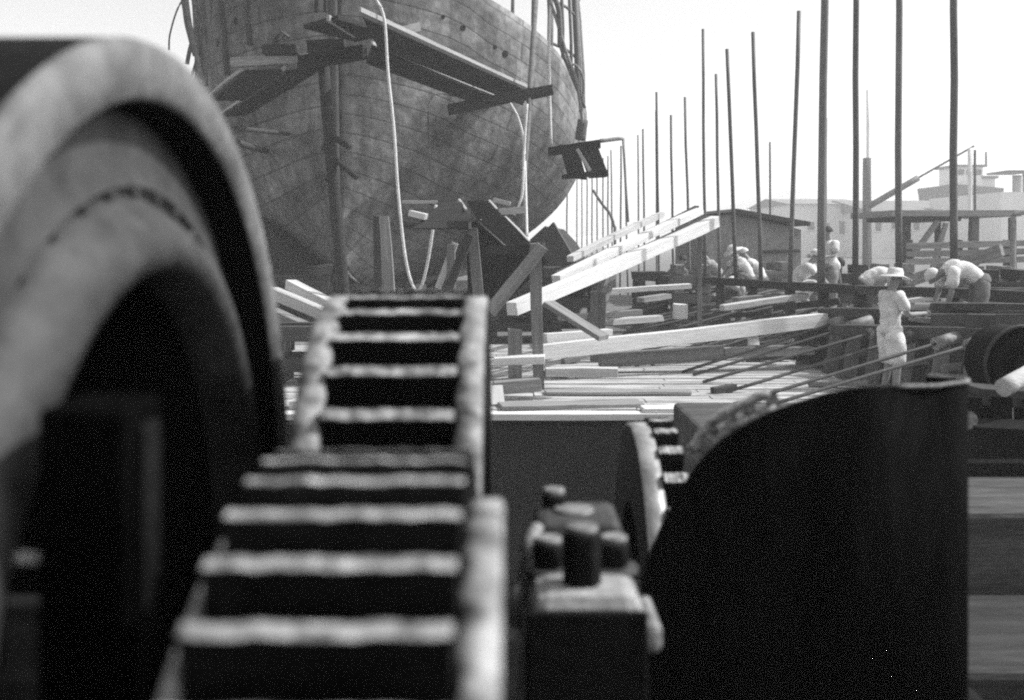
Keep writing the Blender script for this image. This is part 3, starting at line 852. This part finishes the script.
# dark beam carrying the poles, with its legs
bp = [P(640, 277, 27), P(720, 281, 22.8), P(790, 286, 19.8), P(860, 290, 18), P(1060, 298, 15.6)]
lb = thing('pole_sill', ((bp[0].x + bp[-1].x) / 2, 20, 0), 'long dark sill beam on legs carrying the row of tall poles', 'beam')
for a, b in zip(bp, bp[1:]):
    beam('sill', a, b, .22, .15, 'wood_dark', lb)
for i in range(9):
    f = i / 8 * (len(bp) - 1); j = min(int(f), len(bp) - 2); p = bp[j].lerp(bp[j + 1], f - j)
    beam('leg', (p.x, p.y, 0), p - V((0, 0, .07)), .16, .16, 'wood_dark', lb)
def sill_at(px):
    for a, b in zip(bp, bp[1:]):
        pa = 512 + F * a.x / a.y; pb = 512 + F * b.x / b.y
        if pa <= px <= pb:
            # same row of the picture: solve along the segment
            lo, hi = 0.0, 1.0
            for _ in range(40):
                m_ = (lo + hi) / 2; p = a.lerp(b, m_)
                if 512 + F * p.x / p.y < px: lo = m_
                else: hi = m_
            return a.lerp(b, lo)
    return bp[0]
poles = [(954, 954, 2, 8.0), (899, 899, 2, 7.2), (855, 856.5, 2, 6.5), (821, 825, 3, 8.5), (790, 799, 11, 4.8), (761, 753, 32, 4.2), (736, 727, 49, 4.0), (719.5, 716, 74, 3.2), (705, 703, 29, 3.2)]
for i, (pb, pt, yt, w) in enumerate(poles):
    b = sill_at(pb); d = b.y
    top = P(pt, yt if yt > 3 else -60, d)
    if yt <= 3:
        top.x = P(pt + (pt - pb) * .2, 0, d).x
    pole('tall_pole', b + V((0, 0, .075)), top, w / F * d / 2, 'pole', None, 'tall dark pole, %s from the right along the sill beam' % ORD[i], 'pole', 'tall poles along the sill beam', r1=w / F * d / 2 * .9)
# short stub pole behind (865) and thin poles behind
more = [(691, 685, 97, 2.6, 24), (674, 671, 115, 2.4, 26), (660, 656.5, 92, 2.4, 28), (657, 656, 110, 1.8, 32), (645, 643, 129, 2.0, 34), (639, 638, 135, 1.8, 36), (628, 624, 138, 1.8, 40), (620, 621, 146, 1.8, 40), (771, 770, 142, 2.2, 40), (824, 826, 118, 3, 30),
        (613, 611, 150, 1.6, 44), (608, 608, 156, 1.6, 46), (603, 603, 158, 1.5, 48), (597, 597, 160, 1.5, 50), (592, 592, 165, 1.4, 52), (587, 587, 168, 1.4, 54), (582, 582, 170, 1.3, 56), (577, 577, 172, 1.3, 58), (567, 567, 174, 1.6, 50)]
more_lab = ['thin pole leaning left just above the upper end of the rising timbers', 'thin pole over the middle of the white rising timbers', 'long thin pole of a close crossing pair', 'short thin pole of a close crossing pair',
            'right one of two close thin poles above the farthest rising timber', 'left one of two close thin poles above the farthest rising timber', 'thin pole left of the close two', 'thin pole hard against the hanging line',
            'thin pale pole rising behind the shed roof', 'short pole hidden close behind the fourth tall pole']
for i, (pb, pt, yt, w, d) in enumerate(more):
    lab = more_lab[i] if i < 10 else 'faint far pole, %s from the right in the rank beside the ship' % ORD[i - 10]
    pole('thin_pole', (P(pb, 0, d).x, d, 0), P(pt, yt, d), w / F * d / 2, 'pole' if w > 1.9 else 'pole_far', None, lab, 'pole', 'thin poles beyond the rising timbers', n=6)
# a crooked branch among the far poles
rope('crooked_branch', [P(593, 190, 44), P(602, 204, 44), P(610, 214, 44), P(614, 226, 44), P(615, 232, 44), (P(615, 0, 44).x, 44, 0)], .06, 'wood_post', None, 'crooked dark branch among the faint far poles', 'branch')

# ---------------------------------------------------------------- dark hull-bottom framing on the right
kf = thing('keel_framing', (6.0, 15, 0), 'low dark steel framing of a second hull where workers bend', 'framing')
for i, (a, b, w, h, m) in enumerate(((P(826, 312, 17), P(1060, 316, 14.2), .3, .14, 'dark_iron'), (P(838, 330, 16), P(1060, 338, 13.4), .3, .16, 'dark_iron'), (P(912, 318, 15.4), P(1040, 330, 14.6), .5, .07, 'iron'), (P(930, 306, 15.2), P(1060, 308, 14.6), .25, .10, 'dark_iron'))):
    beam('girder', a, b, w, h, m, kf)
for px, d in ((845, 16.8), (880, 16.2), (915, 15.4), (950, 14.8), (985, 14.3), (1015, 14)):
    beam('stiffener', (P(px, 0, d).x, d, 0), P(px, 314, d), .5, .08, 'dark_iron', kf)
panel('floor_plate', P(840, 320, 17.2), P(1060, 326, 13.6), P(850, 304, 19), .05, 'dark_iron', kf)
for i, (px, py, d, ln, tilt) in enumerate(((690, 262, 24, 1.2, .3), (650, 268, 26, .9, -.2), (770, 258, 27, 1.4, .1), (845, 262, 24, 1.2, .4), (892, 255, 25, 1.4, -.5), (1000, 268, 20, 1.6, .15), (985, 256, 23, 1.5, .3), (1008, 285, 17, 1.2, .1))):
    p = P(px, py, d)
    t = crib(px, d, max(2, int(p.z / .21)), .8, ['low timber crib below the upper rising timbers', 'low timber crib far behind the rising timbers', 'timber crib before the shed', 'timber crib under the third tall pole', 'timber crib beside the shelter post', 'timber crib right of the rightmost tall pole',
             'timber crib before the fence boards', 'nearest timber crib at the far right'][i], 'wood_dark' if i % 2 else 'wood_grey')

for i in range(46):
    px = random.uniform(770, 1024) if i % 4 else random.uniform(640, 770)
    d = random.uniform(19, 29)
    g = V((P(px, 0, d).x, d, random.uniform(.05, .85)))
    a = random.uniform(-.7, .7); l = random.uniform(.4, 1.5); rise = random.uniform(-.1, .25) if i % 3 else random.uniform(.1, .45)
    beam('stray_timber', g, g + V((l * math.cos(a), l * math.sin(a), rise)), random.uniform(.06, .16), random.uniform(.05, .18), random.choice(('wood_dark', 'wood_grey', 'wood_dark', 'wood_post', 'wood_pale')), None,
         'stray timber piled about the feet of the tall poles', 'timber', 'stray timbers about the poles')
# machine at the far right on the pier
wn_ = thing('hoist_winch', (3.6, 6.4, .79), 'dark hoisting winch with a round flanged drum at the far right', 'winch')
def disc_y(mb, prof, c, n=40):
    rings = []
    for y, r in prof:
        rings.append([mb.bm.verts.new((c[0] + r * math.cos(2 * math.pi * k / n), y, c[1] + r * math.sin(2 * math.pi * k / n))) for k in range(n)])
    for a, b in zip(rings, rings[1:]):
        for k in range(n):
            f = mb.bm.faces.new((a[k], a[(k + 1) % n], b[(k + 1) % n], b[k])); f.smooth = False
    return mb
c = P(1022, 365, 6.6)
link('drum', disc_y(MB(), [(6.55, .001), (6.55, .07), (6.6, .07), (6.6, .13), (6.55, .13), (6.55, .19), (6.58, .19), (6.58, .225), (6.9, .225), (6.9, .001)], (c.x, c.z)), 'black', wn_)
for rr in (.235, .165):
    link('ring', disc_y(MB(), [(6.57, rr - .012), (6.555, rr - .006), (6.555, rr + .006), (6.57, rr + .012)], (c.x, c.z)), 'dark_iron', wn_)
beam('side_frame', P(968, 393, 6.3), P(1060, 400, 6.3), .3, .10, 'dark_iron', wn_)
beam('side_frame', P(962, 442, 5.9), P(1060, 446, 5.9), .3, .22, 'black', wn_)
for px in (966, 997, 1030):
    beam('upright', (P(px, 0, 6.2).x, 6.2, .793), P(px, 395, 6.2), .12, .16, 'black', wn_)
link('bedplate', MB().box((P(958, 0, 5.7).x, 5.62, .793), (4.2, 6.9, .86)), 'black', wn_)
link('gearbox', MB().box((P(967, 0, 6.25).x, 6.22, .86), (P(1000, 0, 6.25).x, 6.85, 1.0)), 'black', wn_, None, .03)
pole('pipe', P(1003, 388, 5.9), P(1040, 368, 6.1), .05, 'wood_pale', wn_, n=14)
link('knob', MB().tube([P(964, 420, 5.9), P(968, 420, 5.8)], .05, 12), 'iron', wn_)

# ---------------------------------------------------------------- people
FOLDS = bpy.data.textures.new('cloth_folds', 'CLOUDS'); FOLDS.noise_scale = .11; FOLDS.noise_depth = 2
def skin_mesh(name, chains, mats, parent, frame_m, sub=1):
    """chains: list of (points, radii, links); each chain grows into a smooth tapered body"""
    bm = bmesh.new()
    lay = bm.verts.layers.skin.verify()
    for pts, rad, edges in chains:
        vs = []
        for i, (p, r) in enumerate(zip(pts, rad)):
            v = bm.verts.new(frame_m @ V(p))
            v[lay].radius = (r, r) if not isinstance(r, tuple) else r
            v[lay].use_root = (i == 0)
            vs.append(v)
        for a, b in edges:
            bm.edges.new((vs[a], vs[b]))
    base = world_of(parent)
    bm.transform(base.inverted())
    me = bpy.data.meshes.new(name); bm.to_mesh(me); bm.free()
    tmp = bpy.data.objects.new(name, me); COL.objects.link(tmp)
    sk = tmp.modifiers.new('skin', 'SKIN'); sk.use_smooth_shade = True; sk.branch_smoothing = .3
    sb = tmp.modifiers.new('sub', 'SUBSURF'); sb.levels = sub; sb.render_levels = sub
    tmp.parent = parent
    if name in ('shirt', 'trousers'):
        sb.levels = sb.render_levels = 2
        dm = tmp.modifiers.new('folds', 'DISPLACE'); dm.texture = FOLDS; dm.strength = .05; dm.mid_level = .5
    me.materials.append(M[mats])
    return tmp

def person(px, d, z, heading, pose, label, top='shirt', legs='trousers', headwear=None, size=1.0, hem=.9):
    """pose is a dict of joints in a frame that looks along +X"""
    x = P(px, 0, d).x
    t = thing('person', (x, d, z), label, 'person', 'workers in the yard')
    fm = Matrix.Translation((x, d, z)) @ Matrix.Rotation(heading, 4, 'Z') @ Matrix.Scale(size, 4)
    J = {k: V(v) for k, v in pose.items()}
    pel, che, nec, hed = J['pelvis'], J['chest'], J['neck'], J['head']
    mid = (pel + che) / 2 + (J['bend'] if 'bend' in J else V())
    up = (hed - nec).normalized()
    fwd = J['look'].normalized() if 'look' in J else V((1, 0, 0))
    names = ['pelvis', 'mid', 'chest', 'neck', 'jaw', 'head', 'crown', 'nose']
    pts = [pel, mid, che, nec, hed - up * .055 + fwd * .02, hed + up * .03, hed + up * .10, hed + fwd * .115 - up * .015]
    rad = [.09, .085, .10, .056, .072, .094, .05, .018]
    ed = [(0, 1), (1, 2), (2, 3), (3, 4), (4, 5), (5, 6), (5, 7)]
    for sd_ in ('l', 'r'):
        i0 = len(pts)
        sh, el, wr = J['sh_' + sd_], J['el_' + sd_], J['wr_' + sd_]
        hd = (wr - el).normalized()
        palm = wr + hd * .075
        pts += [sh, el, wr, palm]; rad += [.050, .044, .032, (.030, .036)]
        ed += [(2, i0), (i0, i0 + 1), (i0 + 1, i0 + 2), (i0 + 2, i0 + 3)]
        i0 = len(pts)
        hp, kn, an, to = J['hip_' + sd_], J['kn_' + sd_], J['an_' + sd_], J['to_' + sd_]
        pts += [hp, kn, an, to]; rad += [.07, .060, .046, .04]
        ed += [(0, i0), (i0, i0 + 1), (i0 + 1, i0 + 2), (i0 + 2, i0 + 3)]
    chains = [(pts, rad, ed)]
    for sd_ in ('l', 'r'):
        el, wr = J['el_' + sd_], J['wr_' + sd_]
        hd = (wr - el).normalized()
        side = hd.cross(V((0, 1, 0)))
        side = side.normalized() if side.length > .1 else V((1, 0, 0))
        nrm = hd.cross(side).normalized()
        for q, ln in ((-.027, .062), (-.009, .075), (.009, .07), (.027, .055)):
            b0 = wr + hd * .07 + side * q
            chains.append(([b0, b0 + hd * ln * .6 + nrm * .006, b0 + hd * ln + nrm * .022], [.010, .009, .007], [(0, 1), (1, 2)]))
        b0 = wr + hd * .03 - side * .02
        chains.append(([b0, b0 - side * .03 + hd * .03, b0 - side * .036 + hd * .06], [.012, .010, .008], [(0, 1), (1, 2)]))
    skin_mesh('body', chains, 'skin', t, fm)
    # shirt: body of the shirt and two sleeves
    low = pel * 1.08 - mid * .08
    cl = [([low, pel * .6 + mid * .4, mid, mid.lerp(che, .5), che, che.lerp(nec, .55), nec.lerp(che, .08)], [.145, .140, .142, .160, .178, .135, .07], [(k, k + 1) for k in range(6)])]
    for sd_ in ('l', 'r'):
        sh, el = J['sh_' + sd_], J['el_' + sd_]
        cl.append(([che.lerp(sh, .45), sh, sh.lerp(el, .45), sh.lerp(el, .85)], [.10, .100, .085, .080], [(0, 1), (1, 2), (2, 3)]))
    skin_mesh('shirt', cl, top, t, fm)
    dn = V((0, 0, -1))
    cl = [([pel * .55 + mid * .45, pel, pel * .5 + (J['hip_l'] + J['hip_r']) * .25 + dn * .04], [.145, .19, .175], [(0, 1), (1, 2)])]
    for sd_ in ('l', 'r'):
        hp, kn, an = J['hip_' + sd_], J['kn_' + sd_], J['an_' + sd_]
        if hem > .5:
            cl.append(([hp.lerp(pel, .4), hp, hp.lerp(kn, .5), kn, kn.lerp(an, .5), kn.lerp(an, hem)], [.11, .128, .115, .10, .085, .075], [(k, k + 1) for k in range(5)]))
        else:
            cl.append(([hp.lerp(pel, .4), hp, hp.lerp(kn, .5), hp.lerp(kn, .9), kn.lerp(an, hem)], [.12, .145, .14, .13, .12], [(k, k + 1) for k in range(4)]))
    skin_mesh('trousers', cl, legs, t, fm)
    # hair and hat
    hm = frame(hed, hed + fwd, up)
    if headwear == 'hat':
        mb = MB(); n = 24; rings = []
        for r, h in ((.235, .03), (.24, .035), (.19, .052), (.112, .058), (.108, .11), (.085, .15), (.03, .155), (.001, .155)):
            rings.append([mb.bm.verts.new(fm @ (hm @ V((r * math.cos(2 * math.pi * k / n), r * .9 * math.sin(2 * math.pi * k / n), h - .03 * (abs(math.cos(2 * math.pi * k / n)) if r > .15 else 0))))) for k in range(n)])
        for a, b in zip(rings, rings[1:]):
            for k in range(n):
                f = mb.bm.faces.new((a[k], a[(k + 1) % n], b[(k + 1) % n], b[k])); f.smooth = True
        link('hat', mb, 'straw', t)
    else:
        mb = MB(); n = 18; rings = []
        for i in range(7):
            th = i / 6 * R(100)
            rings.append([mb.bm.verts.new(fm @ (hm @ V((.112 * math.sin(th) * math.cos(2 * math.pi * k / n) - .014, .100 * math.sin(th) * math.sin(2 * math.pi * k / n), .03 + .105 * math.cos(th) + (.03 if math.cos(2 * math.pi * k / n) > .5 and i > 4 else 0))))) for k in range(n)])
        for a, b in zip(rings, rings[1:]):
            for k in range(n):
                f = mb.bm.faces.new((a[k], a[(k + 1) % n], b[(k + 1) % n], b[k])); f.smooth = True
        link('cap' if headwear == 'cap' else 'hair', mb, 'shirt' if headwear == 'cap' else 'hair', t)
    return t
STAND = dict(pelvis=(0, 0, .92), chest=(.02, 0, 1.28), neck=(.03, 0, 1.47), head=(.07, 0, 1.60), look=(1, 0, -.15),
             sh_l=(.02, .18, 1.40), el_l=(.10, .22, 1.13), wr_l=(.36, .16, 1.10), sh_r=(.02, -.18, 1.40), el_r=(.14, -.20, 1.12), wr_r=(.42, -.12, 1.13),
             hip_l=(0, .09, .86), kn_l=(.06, .11, .48), an_l=(-.02, .12, .08), to_l=(.15, .13, .045), hip_r=(0, -.09, .86), kn_r=(.04, -.11, .48), an_r=(0, -.12, .08), to_r=(.17, -.13, .045))
BENT = dict(pelvis=(0, 0, .90), chest=(.36, 0, 1.06), neck=(.53, 0, 1.02), head=(.64, 0, .95), look=(.5, 0, -.85), bend=(0, 0, .06),
            sh_l=(.42, .18, 1.03), el_l=(.47, .20, .74), wr_l=(.52, .14, .50), sh_r=(.42, -.18, 1.03), el_r=(.50, -.2, .75), wr_r=(.60, -.12, .52),
            hip_l=(0, .09, .85), kn_l=(.06, .12, .47), an_l=(-.04, .13, .08), to_l=(.13, .14, .045), hip_r=(0, -.09, .85), kn_r=(.02, -.12, .47), an_r=(-.08, -.13, .08), to_r=(.09, -.14, .045))
CROUCH = dict(pelvis=(-.12, 0, .32), chest=(.12, 0, .66), neck=(.22, 0, .83), head=(.30, 0, .94), look=(.9, 0, -.45), bend=(-.05, 0, .03),
              sh_l=(.15, .18, .76), el_l=(.36, .2, .58), wr_l=(.50, .10, .42), sh_r=(.15, -.18, .76), el_r=(.36, -.2, .56), wr_r=(.52, -.1, .40),
              hip_l=(-.08, .1, .30), kn_l=(.28, .16, .46), an_l=(.02, .14, .08), to_l=(.18, .15, .045), hip_r=(-.08, -.1, .30), kn_r=(.30, -.16, .44), an_r=(.04, -.14, .08), to_r=(.2, -.15, .045))
person(890, 14.4, -.06, R(14), STAND, 'standing worker in a wide straw hat, white shirt and baggy white knee trousers', 'shirt', 'shirt', 'hat', .97, .12)
person(862, 18.4, .35, R(8), dict(BENT), 'bending worker in white shirt and dark trousers facing right behind the sill', 'shirt', 'trousers')
person(980, 15.6, .50, R(178), dict(BENT), 'bending worker with white cap and dark trousers beside the rightmost tall pole', 'shirt', 'trousers', 'cap', 1.02)
person(830, 22.5, .55, R(-150), STAND, 'bareheaded worker standing behind the fourth tall pole in pale shirt', 'shirt', 'wood_grey')
person(800, 21.5, .75, R(-20), CROUCH, 'crouching worker in white beside the fifth tall pole', 'shirt', 'shirt', 'cap')
person(745, 24.5, .80, R(200), CROUCH, 'crouching worker in a white hat before the shed', 'shirt', 'trousers', 'hat')
person(733, 23.6, .0, R(80), BENT, 'worker bent double in a white shirt, back rounded, before the shed', 'shirt', 'trousers')
person(672, 27.5, .55, R(20), CROUCH, 'crouching worker in dark clothes below the upper rising timbers', 'trousers', 'trousers')
person(716, 26.5, .7, R(150), CROUCH, 'crouching worker in a pale shirt just left of the thin tall poles', 'wood_grey', 'trousers')
person(812, 23.0, .55, R(15), BENT, 'worker stooping to the right between the fourth and fifth tall poles', 'shirt', 'wood_grey')
person(757, 25.6, .75, R(170), CROUCH, 'crouching worker in a cap right beside the one in a white hat', 'shirt', 'trousers', 'cap')
# platforms the far workers stand on
for (px0, px1, d, z, lab) in ((655, 765, 26.5, .78, 'low plank platform under the crouching workers before the shed'), (785, 850, 22, .55, 'low plank platform under the standing bareheaded worker'),):
    a = P(px0, 0, d).x; b = P(px1, 0, d).x
    t = thing('work_platform', ((a + b) / 2, d, 0), lab, 'platform')
    zz = .75 if d > 25 else .54
    link('plank_top', MB().box((a, d - 2.4 if d > 25 else d - 1, zz - .06), (b, d + 1.6, zz)), 'wood_grey', t)
    for x in (a + .1, b - .1):
        for yy in (d - .8, d + 1.4):
            beam('leg', (x, yy, 0), (x, yy, zz - .063), .12, .12, 'wood_dark', t)

# ---------------------------------------------------------------- foreground machinery
bed = thing('machine_bed', (0, 1.4, -2.6), 'black steel bed under the gears, drum and tank', 'machine base')
link('bed_plate', MB().box((-1.9, .15, .82), (1.08, 3.1, .95)), 'black', bed, None, .01)
for x in (-1.7, .9):
    for y in (.4, 2.8):
        link('leg', MB().box((x - .12, y - .12, -2.6), (x + .12, y + .12, .817)), 'black', bed)

# big drum: (y, z) centre of the axle
dc = (1.112, 1.579); X0 = -0.347
dr = thing('winding_drum', (X0 - .4, dc[0], .95), 'huge blurred winding drum with pale rim at the left', 'drum')
link('barrel', MB().lathe_x([(X0 - 1.1, .616), (X0 - .012, .616)], dc, 128), 'black', dr)
link('rim', MB().lathe_x([(X0 - .012, .6165), (X0 - .004, .613), (X0, .605), (X0, .563), (X0 - .006, .558)], dc, 128), 'rim_face', dr)
link('rim_wall', MB().lathe_x([(X0 - .006, .5575), (X0 - .050, .553)], dc, 128), 'black', dr)  # black puts the shade of the inner wall into its colour
link('web', MB().lathe_x([(X0 - .050, .5525), (X0 - .040, .50), (X0 - .030, .475)], dc, 128), 'drum_face', dr)
link('hub_ring', MB().lathe_x([(X0 - .030, .4745), (X0 - .040, .466), (X0 - .022, .452), (X0 - .004, .435), (X0 + .004, .412), (X0 - .002, .392), (X0 - .06, .386)], dc, 128), 'drum_face', dr)
link('hub_recess', MB().lathe_x([(X0 - .06, .3855), (X0 - .5, .377), (X0 - .5, .06), (X0 - .1, .06), (X0 - .1, .001)], dc, 96), 'black', dr)
for kx in range(44):
    a = 2 * math.pi * kx / 44
    yy = dc[0] + .470 * math.sin(a); zz = dc[1] + .470 * math.cos(a)
    link('rivet', MB().tube([(X0 - .042, yy, zz), (X0 - .031, yy, zz)], .011, 8, .006), 'drum_face', dr)
pd = thing('drum_pedestal', (-.29, .74, .95), 'black upright pedestal in front of the drum hub', 'pedestal')
link('column', MB().box((-.325, .75, .953), (-.262, .83, 1.885)), 'pitch', pd, None, .006)
link('edge_strip', MB().box((-.261, .765, .953), (-.256, .80, 1.87)), 'black', pd)
link('bright_gap', MB().tube([(-.40, .775, 1.776), (-.326, .775, 1.776)], .0045, 10), 'wood_white', pd)  # white bar added in place of a bright opening
link('bracket', MB().box((-.40, .76, 1.70), (-.326, .80, 1.735)), 'dark_iron', pd)

def gear(name, label, x0, x1, c, rad, n, depth, tipf, fl, loc, face='flange_steel', worn_tip=True):
    """fl: list of (x0, x1, r) side flanges"""
    t = thing(name, loc, label, 'gear')
    mb = MB(); bm = mb.bm
    root = rad - depth
    prof = []
    for k in range(n):
        a = 2 * math.pi * k / n; p = 2 * math.pi / n
        tip = p * tipf / 2
        prof += [(a - p * .32, root, 0), (a - tip, rad - depth * .15, .4), (a - tip * .72, rad, 1), (a + tip * .72, rad, 1), (a + tip, rad - depth * .15, .4), (a + p * .32, root, 0)]
    K = 15; rings = []
    N_ = len(prof)
    wear = [[random.uniform(-1, 1) for _ in range(K)] for _ in range(n)]
    for q in range(K):
        ring = []
        for i, (a, r, wt) in enumerate(prof):
            w_ = wear[i // 6][q] * wt
            rr = r + depth * (.02 * w_ - .05 * wt * max(0, wear[i // 6][(q * 2) % K] - .55))
            aa = a + w_ * 2 * math.pi / n * .005 + random.uniform(-1, 1) * wt * 2 * math.pi / n * .007
            ring.append(bm.verts.new((x0 + (x1 - x0) * q / (K - 1), c[0] + rr * math.sin(aa), c[1] + rr * math.cos(aa))))
        rings.append(ring)
    for r0, r1 in zip(rings, rings[1:]):
        for i in range(N_):
            f = bm.faces.new((r0[i], r0[(i + 1) % N_], r1[(i + 1) % N_], r1[i]))
            if i % 6 == 2 and worn_tip:
                f.material_index = 1
    bm.faces.new(rings[0]); bm.faces.new(rings[-1][::-1])
    link('toothed_rim', mb, ['black', 'worn'], t)
    for a, b, r in fl:
        e = .006
        seg = n * 8; inner_left = b > x0 + .001 and a > x0          # which edge meets the teeth
        mb = MB(); rings = []
        shape = [(a, r * .55), (a, r - e), (a + e * .5, r), (b - e * .5, r), (b, r - e), (b, r * .55)]
        edge = (1, 2) if inner_left else (3, 4)
        wob = [random.uniform(-1, 1) for _ in range(60)]
        for m_, (xx, rr) in enumerate(shape):
            ring = []
            for k in range(seg):
                th = 2 * math.pi * k / seg
                dx = dr_ = 0
                if m_ in edge:
                    dx = (.07 * (b - a)) * math.cos(n * th) * (face == 'flange_steel') * (1 if inner_left else -1)
                if 0 < m_ < 5:
                    f_ = k / seg * 60; u_ = f_ - int(f_)
                    dr_ = r * .0025 * (wob[int(f_) % 60] * (1 - u_) + wob[(int(f_) + 1) % 60] * u_)
                ring.append(mb.bm.verts.new((xx + dx, c[0] + (rr + dr_) * math.sin(th), c[1] + (rr + dr_) * math.cos(th))))
            rings.append(ring)
        for q0, q1 in zip(rings, rings[1:]):
            for k in range(seg):
                f = mb.bm.faces.new((q0[k], q0[(k + 1) % seg], q1[(k + 1) % seg], q1[k])); f.smooth = True
                fc = f.calc_center_median()
                if math.hypot(fc.y - c[0], fc.z - c[1]) > r - e * 1.2:
                    f.material_index = 1
        link('flange', mb, ['black', face], t)
    link('shaft', MB().tube([(x0 - .06, c[0], c[1]), (x1 + .06, c[0], c[1])], .05, 24), 'dark_iron', t)
    return t
gear('spur_gear', 'farther upper gear with pale worn flanges, below the ship', -.228, -.068, (1.596, 1.551), .376, 36, .045, .32,
     [(-.264, -.2285, .368), (-.0675, -.035, .368)], (-.15, 1.596, .95))
gear('spur_gear', 'nearer lower gear with blurred worn teeth, closest to the viewer', -.181, -.032, (.80, 1.42), .42, 50, .042, .29,
     [(-.193, -.1815, .392), (-.0315, -.006, .382)], (-.1, .8, .95))
gear('small_gear', 'small dark gear with pale rim between bearing and black tank',   .3485, .405, (2.79, CZ - .59 * 1.55), .458, 30, .055, .42,
     [(.300, .348, .446)], (.39, 2.79, .95), 'cap_steel')

# bearing with nuts
br = thing('shaft_bearing', (.093, 1.5, .95), 'dark shaft bearing with bright cap and black nuts', 'bearing')
link('pedestal', MB().box((.019, 1.40, .953), (.168, 1.645, 1.473)), 'black', br, None, .008)
link('cap', MB().quad_prism([V((.015, 1.387, 1.476)), V((.174, 1.387, 1.476)), V((.163, 1.387, 1.554)), V((.027, 1.387, 1.554))], V((0, .256, 0))), 'cap_steel', br, None, .02)
link('cap_front', MB().box((.019, 1.371, 1.38), (.170, 1.383, 1.535)), 'black', br, None, .004)
link('foot', MB().box((.174, 1.425, 1.462), (.196, 1.55, 1.502)), 'iron', br, None, .01)
link('foot', MB().box((-.010, 1.425, 1.40), (.014, 1.58, 1.485)), 'iron', br, None, .01)
link('cap_block', MB().box((.034, 1.527, 1.556), (.155, 1.665, 1.606)), 'dark_iron', br, None, .014)
link('oil_pipe', MB().tube([(.036, 1.53, 1.60), (.020, 1.50, 1.585), (.008, 1.48, 1.53), (.004, 1.47, 1.47)], .009, 8), 'iron', br)
def nut(px, py, d, r, h, parent):
    p = P(px, py, d)
    n_ = link('nut', MB().tube([p - V((0, 0, h)), p], r, 6), 'black', parent, None, .004)
    link('stud', MB().tube([p + V((0, 0, .0005)), p + V((0, 0, .010))], r * .8, 14), 'iron', n_)
    link('washer', MB().tube([p - V((0, 0, h + .012)), p - V((0, 0, h + .0005))], r * 1.5, 20), 'dark_iron', n_)
nut(582, 533, 1.43, .026, .072, br)
nut(614, 543, 1.50, .022, .030, br)
nut(549, 544, 1.50, .022, .030, br)
nut(574, 515, 1.60, .036, .018, br)
nut(554, 495, 1.63, .019, .034, br)

# black tank: elliptical shell whose top edge falls away in an arc on the left
TD = 2.1; sc_ = TD / 1.29
tcx = (803.5 - 512) / F * TD; ta = 163.5 / F * TD; tb_ = .10
def ytop(px):
    tb = [(640, 590), (648, 555), (660, 527), (680, 488), (700, 460), (720, 441), (745, 426), (770, 413), (800, 402), (830, 393), (860, 388), (900, 386.5), (940, 386), (958, 383), (967, 376)]
    if px <= 640: return 590
    for (a, b), (c_, d_) in zip(tb, tb[1:]):
        if px <= c_:
            return b + (d_ - b) * (px - a) / (c_ - a)
    return 376
tk = thing('iron_tank', (tcx, TD, .95), 'large black sheet iron tank with curved top edge at lower right', 'tank')
mb = MB(); bot = []; top = []; rimp = []
N_ = 96
zr = None
for k in range(N_ + 1):
    a = R(180) + R(215) * k / N_
    x = tcx + ta * math.cos(a); y = TD + tb_ * math.sin(a)
    px = 512 + F * x / y
    z = CZ - (ytop(px) - HY) / F * y
    if k > N_ * .70:
        z = CZ - .267
    if k > N_ * .62 and k <= N_ * .70:
        w = (k / N_ - .62) / .08
        z = z * (1 - w) + (CZ - .267) * w
    bot.append(mb.bm.verts.new((x, y, .953))); top.append(mb.bm.verts.new((x, y, z)))
    if k > N_ * .55: rimp.append(V((x, y, z)))
for i in range(N_):
    f = mb.bm.faces.new((bot[i], bot[i + 1], top[i + 1], top[i])); f.smooth = True
o = link('shell', mb, 'black_paint', tk)
sd = o.modifiers.new('sheet', 'SOLIDIFY'); sd.thickness = .012
link('rim', MB().tube(rimp, .004, 8), 'iron', tk)
link('rear_plate', MB().box((tcx - ta * .98, TD + .02, .953), (tcx + ta * .8, TD + .035, 1.35)), 'black_paint', tk)
# roller chain running over the tank's shoulder
ch = thing('drive_chain', P(715, 440, 2.3), 'worn drive chain lying along the sloping edge of the black tank', 'chain')
cp = [(704, 463), (711, 454), (719, 440), (735, 429), (753, 420), (776, 410)]
pp = [P(a - 1, b - 3, 2.24) for a, b in cp]
pp = [pp[0].lerp(pp[1], q / 3) if False else pp[k].lerp(pp[k + 1], q / 3) for k in range(5) for q in range(3)] + [pp[5]]
out_ = []
for k, p in enumerate(pp):
    d_ = (pp[min(k + 1, 15)] - pp[max(k - 1, 0)]).normalized()
    n_ = V((-d_.z, 0, d_.x)); n_ = n_ if n_.z > 0 else -n_
    out_.append(p + n_ * .032)
link('side_plate', MB().tube(pp, .010, 8), 'worn', ch)
link('side_plate', MB().tube(out_, .011, 8), 'worn', ch)
for k in range(0, 16, 3):
    link('link_plate', MB().beam(pp[k], out_[k], .012, .026, (1, 0, 0)), 'worn', ch)
